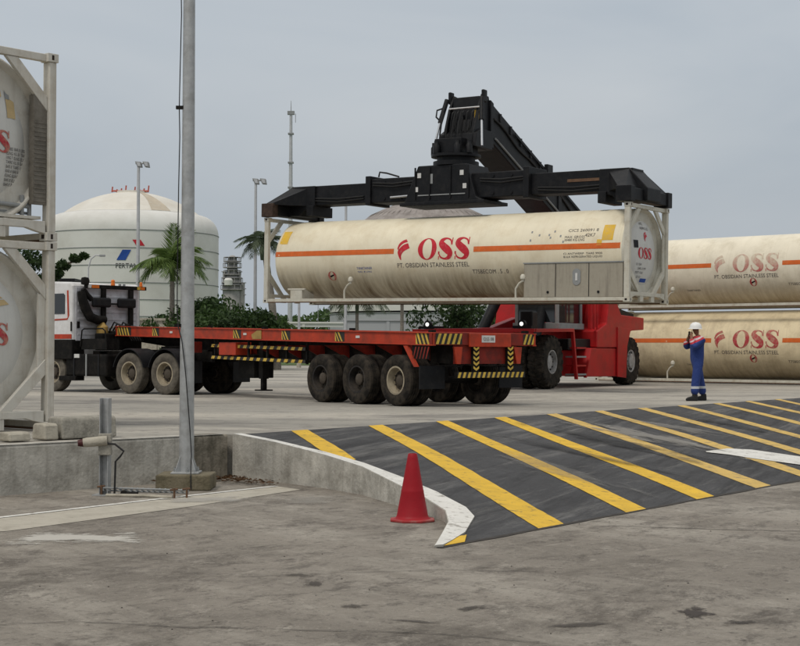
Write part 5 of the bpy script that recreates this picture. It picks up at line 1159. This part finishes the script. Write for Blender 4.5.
# emblem and name on the wall: mapped round the tank
def tw(px0, z0, k=1.0):
    def f(x, h):
        xx = wx(px0, Y1 - R1 * .97) + x; th = math.asin(max(-1, min(1, (xx - X1) / (R1 + .05)))); return ((R1 + .06) * math.sin(th), -(R1 + .06) * math.cos(th), z0 + h)
    return f
s_ = (Y1 - R1) / FPX      # metres per photo pixel at the tank's face
def zf(py): return CAMH + (349.2 - py) * s_
put(t, 'blue_emblem', ([(0, 0), (9 * s_, 0), (14.5 * s_, 10.5 * s_), (6 * s_, 10.5 * s_)], [(0, 1, 2, 3)]), tw(116.5, zf(260)), M_['blue_ink'])
put(t, 'red_emblem', ([(4 * s_, 0), (12 * s_, 0), (8 * s_, 6 * s_), (0, 6 * s_)], [(0, 1, 2, 3)]), tw(132, zf(245.3)), M_['red_ink'])
put(t, 'name_lettering', text2d('PERTAMINA', 5.2 * s_, 33 * s_), tw(115.5, zf(268)), M_['mblack'])

# storage tank 2 behind the hoisted container
Y2 = 214; X2 = wx(427, Y2); R2 = 97 / FPX * Y2
t = thing('storage_tank', (X2, Y2, 0), 'second storage tank with a rust brown dome, mostly hidden behind the raised container', 'storage tank')
z2 = wz(421, 240, Y2); g = MB(); prof = [(R2, wz(421, 313, Y2)), (R2, z2 - 2)]
for k in range(1, 8): a = math.pi / 2 * k / 7; prof.append((R2 * .82 + R2 * .18 * math.cos(a), z2 - 2 + 2.6 * math.sin(a)))
g.lathe(prof, (0, 0, 0), 'z', 96); g.build('tank_wall', M_['tankwhite'], t, smooth=True)
g = MB(); zl = wz(421, 312.5, Y2 - R2); g.lathe([(R2 + .02, 0), (R2 + .02, zl), (R2 - .4, zl + .02)], (0, 0, 0), 'z', 96); g.build('lower_shell', M_['lower_band'], t, smooth=True)
for py in (312.5, 323.5):
    g = MB(); g.lathe([(R2, -.05), (R2 + .12, -.05), (R2 + .12, .05), (R2, .05)], (0, 0, wz(421, py, Y2 - R2)), 'z', 96); g.build('stiffener_ring', M_['ring'], t)
zt2 = wz(421, 199, Y2 - 2); zc2 = z2 + .5; hc = zt2 - zc2; Rr2 = R2 * .84; Rs2 = (Rr2 ** 2 + hc ** 2) / (2 * hc)
g = MB(); g.lathe([(Rr2 * (1 - k / 14), zc2 + math.sqrt(Rs2 ** 2 - (Rr2 * (1 - k / 14)) ** 2) - (Rs2 - hc)) for k in range(15)], (0, 0, 0), 'z', 96); g.build('tank_roof', M_['tankbrown'], t, smooth=True)
for k in range(60):
    a = 2 * math.pi * k / 60; g = MB() if k == 0 else g
    pts = [((Rr2 * u_) * math.cos(a), (Rr2 * u_) * math.sin(a), zc2 + math.sqrt(Rs2 ** 2 - (Rr2 * u_) ** 2) - (Rs2 - hc) + .04) for u_ in (.12, .4, .7, 1)]
    g.tube(pts, .07, 4)
o = g.build('roof_ribs', M_['tankbrown'], t)

# refinery column
YR = 330; XR = wx(232, YR); t = thing('refinery_column', (XR, YR, 0), 'distant grey refinery column with ringed platforms beside the white storage tank', 'refinery tower')
def zr(py): return wz(232, py, YR)
g = MB(); g.lathe([(1.15, 0), (1.15, zr(262)), (1.0, zr(258)), (.5, zr(255.5)), (0, zr(255))], (0, 0, 0), 'z', 20); g.build('column', M_['refinery'], t, smooth=True)
g = MB(); g.lathe([(1.9, 0), (1.9, zr(281)), (1.2, zr(275))], (0, 0, 0), 'z', 20); g.build('column_base', M_['refinery'], t, smooth=True)
for py, r_ in ((262, 1.9), (268, 2.0), (275, 1.9), (283, 2.3), (290, 2.5)):
    g = MB(); g.lathe([(r_, 0), (r_, .2), (.9, .2), (.9, 0)], (0, 0, zr(py)), 'z', 20)
    g.lathe([(r_, 1.0), (r_, 1.1), (r_ - .08, 1.1), (r_ - .08, 1.0)], (0, 0, zr(py)), 'z', 20)
    for k in range(10): a = 2 * math.pi * k / 10; g.box(r_ * math.cos(a) - .06, r_ * math.cos(a) + .06, r_ * math.sin(a) - .06, r_ * math.sin(a) + .06, zr(py), zr(py) + 1.05)
    g.build('platform', M_['refinery'], t)
for px, top, w_ in ((224.5, 272, .45), (238.5, 272, .5), (241.5, 283, .7), (227, 280, .3), (235.5, 270, .25)):
    x = wx(px, YR) - XR; g = MB(); g.tube([(x, 0, 0), (x, 0, zr(top))], w_, 10)
    for py in range(int(top), 300, 6): g.box(x - w_ - .25, x + w_ + .25, -.5, .5, zr(py), zr(py) + .15)
    g.build('side_vessel', M_['refinery'], t)
g = MB(); g.lathe([(0, 0), (.9, .1), (1.0, 1.2), (.7, 1.6), (0, 1.7)], (-.6, -2.1, zr(286)), 'z', 12); g.build('white_vessel', M_['tankwhite'], t, smooth=True)

# masts and floodlights
def flood_mast(px, ptop, Y, r, label, heads=2):
    t = thing('floodlight_mast', (wx(px, Y), Y, 0), label, 'floodlight', 'slim floodlight masts beyond the yard')
    zt_ = wz(px, ptop, Y); g = MB(); g.tube([(0, 0, .4), (0, 0, zt_)], [r, r * .65], 10); g.build('pole', M_['galv_light'], t, smooth=True)
    k = Y / FPX
    g = MB(); g.tube([(-3 * k, 0, zt_), (9 * k, 0, zt_)], .05, 6); g.build('cross_arm', M_['galv'], t)
    for dx in (0, 7.5):
        x = dx * k; g = MB(); g.prism([(x - 3.5 * k, zt_ + 2 * k), (x + 2.5 * k, zt_ + 1.5 * k), (x + 3.6 * k, zt_ - 4 * k), (x - 1 * k, zt_ - 3.6 * k)], -.12, .25, 'y'); g.build('floodlight', M_['ring'], t, bevel=.03)
        g = MB(); g.prism([(x - 2 * k, zt_ + 1 * k), (x + 1.5 * k, zt_ + .8 * k), (x + 2.3 * k, zt_ - 3 * k), (x - .2 * k, zt_ - 2.8 * k)], -.135, -.122, 'y'); g.build('floodlight_glass', M_['galv_light'], t)
flood_mast(137.5, 163, 88, .13, 'slim floodlight mast in front of the white storage tank')
flood_mast(255, 180, 86, .115, 'slim floodlight mast left of the raised container, twin lamps at its head')
t = thing('antenna_mast', (wx(290, 150), 150, 0), 'tall slender grey antenna mast with a spike, rising behind the left spreader arm', 'antenna mast')
def zm(py): return wz(290, py, 150)
g = MB(); g.tube([(0, 0, .4), (0, 0, zm(190)), (0, 0, zm(113))], [.26, .2, .14], 12); g.build('pole', M_['galv_light'], t, smooth=True)
g = MB(); g.tube([(0, 0, zm(113)), (0, 0, zm(100))], [.05, .02], 6); g.build('spike', M_['ring'], t)
g = MB(); g.box(-.35, .35, -.2, .2, zm(113) - .1, zm(113) + .25); g.tube([(.45, 0, zm(113)), (.45, 0, zm(122))], .03, 5); g.build('antenna_head', M_['ring'], t)
for py in (134, 163, 188):
    g = MB(); g.box(-.28, .28, -.28, .28, zm(py), zm(py) + .15); g.build('clamp', M_['ring'], t)
for px, top, bot, Y, r, lb in ((345.5, 205, 335, 70, .07, 'thin white pole below the middle of the raised container'), (424.5, 290, 335, 75, .09, 'grey pole under the raised container near the rear of the trailer'), (437.5, 280, 335, 110, .04, 'very thin dark pole behind the trailer tail'), (299, 285, 335, 95, .09, 'short thin grey pole beside the antenna mast'), (483, 270, 335, 72, .15, 'pale grey pole beside the reach stacker lift cylinders'), (318, 285, 335, 130, .03, 'hair thin pole against the far hedge')):
    t = thing('pole', (wx(px, Y), Y, 0), lb, 'pole'); g = MB(); g.tube([(0, 0, .4), (0, 0, wz(px, top, Y))], [r, r * .85], 10); g.build('shaft', M_['galv_light'] if r != .04 and r != .03 else M_['ring'], t, smooth=True)
    g = MB(); g.lathe([(r * 1.6, 0), (r * 1.6, .25), (r, .3)], (0, 0, YZ), 'z', 10); g.build('base', M_['conc_pale'], t)
# curved street lamp seen against the white tank
t = thing('street_lamp', (wx(88, 95), 95, 0), 'thin curved street lamp against the white tank above the cab', 'street lamp')
g = MB(); Yq = 95; g.tube([(0, 0, .4), (0, 0, wz(88, 268, Yq)), (.15, 0, wz(88, 259, Yq)), (.45, 0, wz(88, 255, Yq)), (.75, 0, wz(88, 255.5, Yq))], .045, 8); g.build('curved_pole', M_['galv_light'], t, smooth=True)
g = MB(); g.box(.7, 1.05, -.1, .1, wz(88, 256.5, Yq), wz(88, 254.5, Yq)); g.build('lamp_head', M_['ring'], t, bevel=.02)

# low walls and buildings seen under the container
def bgbox(name, px0, px1, pt, pb, Y, D, mat, label, cat, roof=None):
    t = thing(name, (wx(px0, Y), Y, 0), label, cat); W_ = wx(px1, Y) - wx(px0, Y)
    zt_, zb = wz((px0 + px1) / 2, pt, Y), (YZ if pb is None else wz((px0 + px1) / 2, pb, Y))
    g = MB(); g.box(0, W_, 0, D, zb, zt_); g.build('wall_body', mat, t)
    n_b = max(2, int(W_ / 3)); 
    for k in range(n_b + 1):
        x = W_ * k / n_b; g = MB(); g.box(x - .12, x + .12, -.06, 0, zb, zt_ + .1); g.build('pier', mat, t)
    g = MB(); g.box(-.15, W_ + .15, -.1, D + .1, zt_, zt_ + .14); g.build('coping', mat, t)
    return t
bgbox('boundary_wall', 262, 345, 323.5, 327, 120, .4, M_['tankwhite'], 'low white boundary wall seen under the raised container', 'wall')
bgbox('boundary_wall', 345, 560, 321, None, 112, .4, M_['lower_band'], 'grey boundary wall in front of the second storage tank', 'wall')
bgbox('planter_wall', 138, 172, 320.5, None, 92, 3, M_['conc_pale'], 'low concrete planter wall behind the cab of the truck', 'wall')
bgbox('loading_shelter', 48, 72, 281, 285, 80, 4, M_['mblack'], 'dark flat shelter roof edge above the truck cab', 'shelter')

# ------------------------------------------------------------------ plants
def leaf_cloud(n, fn, size, seed, up=.3):
    rnd = random.Random(seed); g = MB(); v = []; f = []
    for i in range(n):
        x, y, z, nx = fn(rnd); s = size * rnd.uniform(.5, 1.25)
        d = Vector((rnd.gauss(0, 1), rnd.gauss(0, 1), rnd.gauss(0, .8) + up)).normalized(); a = d.orthogonal().normalized(); q = Matrix.Rotation(rnd.uniform(0, 6.28), 3, d); a = q @ a; b_ = d.cross(a)
        c = Vector((x, y, z)); k = len(v)
        v += [c - a * s, c - b_ * s * .42, c + a * s, c + b_ * s * .42]; f.append((k, k + 1, k + 2, k + 3))
    g.v = v; g.f = f; g.m = [0] * len(f); return g
def bush(px, Y, h, w_, label, seed, mat='leaf', n=3600, name='shrub', cat='shrub', group='shrubs beyond the trailer', z0=YZ, lsz=.16, trunk=True):
    x0 = wx(px, Y); t = thing(name, (x0, Y, 0), label, cat, group); rnd = random.Random(seed)
    cl = [(rnd.gauss(0, w_ * .26), rnd.gauss(0, w_ * .22), z0 + h * (rnd.uniform(.12, .86)), rnd.uniform(.18, .34) * min(h, w_)) for _ in range(17)]
    def fn(r):
        c = r.choice(cl); d = Vector((r.gauss(0, 1), r.gauss(0, 1), r.gauss(0, 1))).normalized() * c[3] * r.uniform(.45, 1.08); return c[0] + d.x, c[1] + d.y, max(z0 + .02, c[2] + d.z * .8), 0
    g = leaf_cloud(n, fn, lsz, seed); g.build('crown', M_[mat], t)
    g = MB(); g.tube([(0, 0, z0 - .3), (w_ * .02, 0, z0 + h * .3), (-w_ * .04, 0, z0 + h * .6)], [.12, .09, .05], 7)
    for k in range(7):
        c = cl[k]; g.tube([(0, 0, z0 + h * .15), (c[0] * .5, c[1] * .5, (z0 + h * .15 + c[2]) / 2), (c[0], c[1], c[2])], [.07, .05, .02], 5)
    g.build('trunk', M_['bark_dark'], t); return t
hs = [(196, 3.0, 3.4), (206, 3.4, 3.0), (216, 3.1, 3.2), (227, 3.5, 3.4), (238, 3.7, 3.4), (249, 3.5, 3.4), (259, 3.1, 3.0)]
pos = ['just right of the big pole', 'second along the row right of the big pole', 'below the storage tank edge', 'in front of the refinery column', 'right of the refinery column base, the tallest', 'at the foot of the twin floodlight mast', 'under the left end of the raised container']
for i, (px, h, w_) in enumerate(hs): bush(px, 84 + (i % 3) * 2, h + .1 + .45 * math.sin(i * 2.1), w_ + .3, 'dark green leafy shrub ' + pos[i], 20 + i, 'leaf_dark' if i % 2 else 'leaf', 4200)
bush(150, 96, 3.7, 2.0, 'clipped green shrub between the truck cab and the palm', 41, 'leaf', 2400); bush(142, 97, 3.6, 1.6, 'green shrub touching the right edge of the cab', 42, 'leaf', 1800); bush(163, 98, 3.7, 1.8, 'green shrub at the palm trunk on top of the planter', 43, 'leaf_dark', 1800)
bush(360, 84, 1.9, 3.0, 'sparse pale shrub at the foot of the drooping palm', 44, 'palm_grey', 1500); bush(345, 88, 1.6, 2.4, 'small dull shrub left of the drooping palm', 45, 'palm_grey', 1200); bush(405, 78, 1.5, 2.6, 'low spiky shrub behind the trailer deck', 46, 'leaf', 900)
bush(470, 66, 3.6, 2.9, 'dark leafy tree between the trailer tail and reach stacker', 47, 'leaf_dark', 3000, 'tree', 'tree', None, YZ + .5, lsz=.13); bush(500, 70, 2.9, 1.6, 'green tree glimpsed behind the lift cylinders', 48, 'leaf', 1600, 'tree', 'tree', None, YZ + .5)
# far tree line
def fn(r):
    x = r.uniform(-90, 60); return x, 420 + r.uniform(-6, 6), YZ + r.random() ** .7 * (10.5 + 1.2 * math.sin(x * .21) + .7 * math.sin(x * .53)), 0
o = leaf_cloud(15000, fn, .95, 77).build('far_tree_line', M_['far_leaf']); tag(o, 'far off band of green trees seen under the raised container', 'tree line', kind='stuff')
# branch of a tree behind the left stack
t = thing('tree', (wx(30, 45), 45, 0), 'leafy tree behind the left container stack, one branch reaching over the cab', 'tree'); rnd = random.Random(9)
def fn(r):
    c = r.choice([(0, 0, 3.5, .6), (.45, 0, 3.75, .4), (.95, .1, 4.2, .22), (1.35, 0, 4.42, .17), (1.6, 0, 4.5, .12), (-.6, .2, 3.8, .7), (.3, 0, 4.3, .45), (.8, 0, 3.95, .18), (-.2, 0, 4.5, .5)])
    d = Vector((r.gauss(0, 1), r.gauss(0, 1), r.gauss(0, .7))).normalized() * c[3] * r.uniform(.3, 1.05); return c[0] + d.x, c[1] + d.y, c[2] + d.z * .7, 0
leaf_cloud(2600, fn, .10, 5).build('crown', M_['leaf_dark'], t)
g = MB(); g.tube([(-.2, 0, .4), (-.1, 0, 2.2), (.2, 0, 3.5), (.9, .05, 4.15), (1.6, 0, 4.5)], [.16, .13, .08, .04, .02], 8); g.tube([(-.1, 0, 2.2), (-.4, .1, 3.3), (-.3, 0, 4.2)], [.1, .07, .03], 7); g.build('trunk', M_['bark_dark'], t)

# palms: trunk + individual fronds (leaf mesh shared)
def frond_mesh(L_, droop, mat, seed, leaf=.55):
    rnd = random.Random(seed); g = MB(); P = []
    for k in range(15):
        u_ = k / 14; P.append(Vector((L_ * (u_ - .22 * u_ * u_ * droop), 0, L_ * (.45 * u_ - (.55 + .35 * droop) * u_ * u_))))
    g.tube(P, [.035 * (1 - .8 * k / 14) for k in range(15)], 5)
    for k in range(1, 15):
        for j in range(3):
            u_ = (k + j / 3) / 15; p = P[k - 1].lerp(P[k], j / 3); d = (P[k] - P[k - 1]).normalized()
            ll = leaf * L_ * .62 * math.sin(math.pi * min(1, .12 + u_ * .9)) ** .6 * rnd.uniform(.8, 1.1)
            for s in (-1, 1):
                tip = p + d * ll * .55 + Vector((0, s * ll * .75, -ll * rnd.uniform(.25, .75))); mid = p.lerp(tip, .45) + Vector((0, 0, ll * .10)); w_ = .028 * L_ / 2
                k0 = len(g.v); g.v += [tuple(p - d * w_ * .5), tuple(mid - d * w_), tuple(tip), tuple(mid + d * w_), tuple(p + d * w_ * .5)]; g.f.append((k0, k0 + 1, k0 + 2, k0 + 3, k0 + 4)); g.m.append(0)
    return g.mesh('frond', mat)
def palm(px, pyc, Y, Lf, label, mat, seed, n=19, lean=0, r=.17, base_px=None):
    x0 = wx(base_px or px, Y); t = thing('palm_tree', (x0, Y, 0), label, 'palm tree'); zc = wz(px, pyc, Y); dx = wx(px, Y) - x0; rnd = random.Random(seed)
    g = MB(); pts = []; rr = []
    for k in range(22):
        u_ = k / 21; pts.append((dx * u_ ** 1.6, 0, .4 + (zc - .4) * u_)); rr.append(r * (1.25 - .45 * u_) * (1.06 if k % 2 else .97))
    g.tube(pts, rr, 10); g.build('trunk', M_['bark'], t, smooth=True)
    g = MB(); g.tube([(dx, 0, zc - .9), (dx, 0, zc - .4), (dx, 0, zc + .25)], [r * .85, r * 1.15, r * .4], 9); g.build('crownshaft', M_[mat], t, smooth=True)
    ms = [frond_mesh(Lf * s_, dr, M_[mat], seed + i) for i, (s_, dr) in enumerate(((1, .9), (.95, 1.25), (1.0, .55), (.85, 1.5)))]
    for k in range(n):
        o = bpy.data.objects.new('frond', ms[k % 4]); col.objects.link(o); o.parent = t
        el_ = (-.55, -.2, -.95, -.4)[k % 4] + rnd.uniform(-.2, .2) - (1.2 if k < 3 and mat == 'palm' else 0)
        o.location = (dx, 0, zc); o.rotation_euler = (rnd.uniform(-.15, .15), el_ * .8, k * 2.399 + rnd.uniform(-.2, .2))
    return t
palm(172, 266, 86, 2.75, 'green palm tree in front of the white storage tank, beside the big pole', 'palm', 3, 22, r=.15)
palm(263, 244, 84, 1.9, 'dull palm whose fronds show left of the raised container end', 'palm_grey', 8, 16, base_px=277, r=.20)
palm(357, 300, 84, 2.4, 'young drooping palm under the middle of the raised container', 'palm_grey', 14, 15, r=.10)
palm(402, 290, 80, 1.5, 'palm with a bare brown trunk under the raised container, beside the grey pole', 'palm_grey', 19, 10, r=.10)
palm(453, 285, 76, 1.7, 'palm with a dark trunk just left of the leafy tree', 'palm', 24, 12, r=.15)
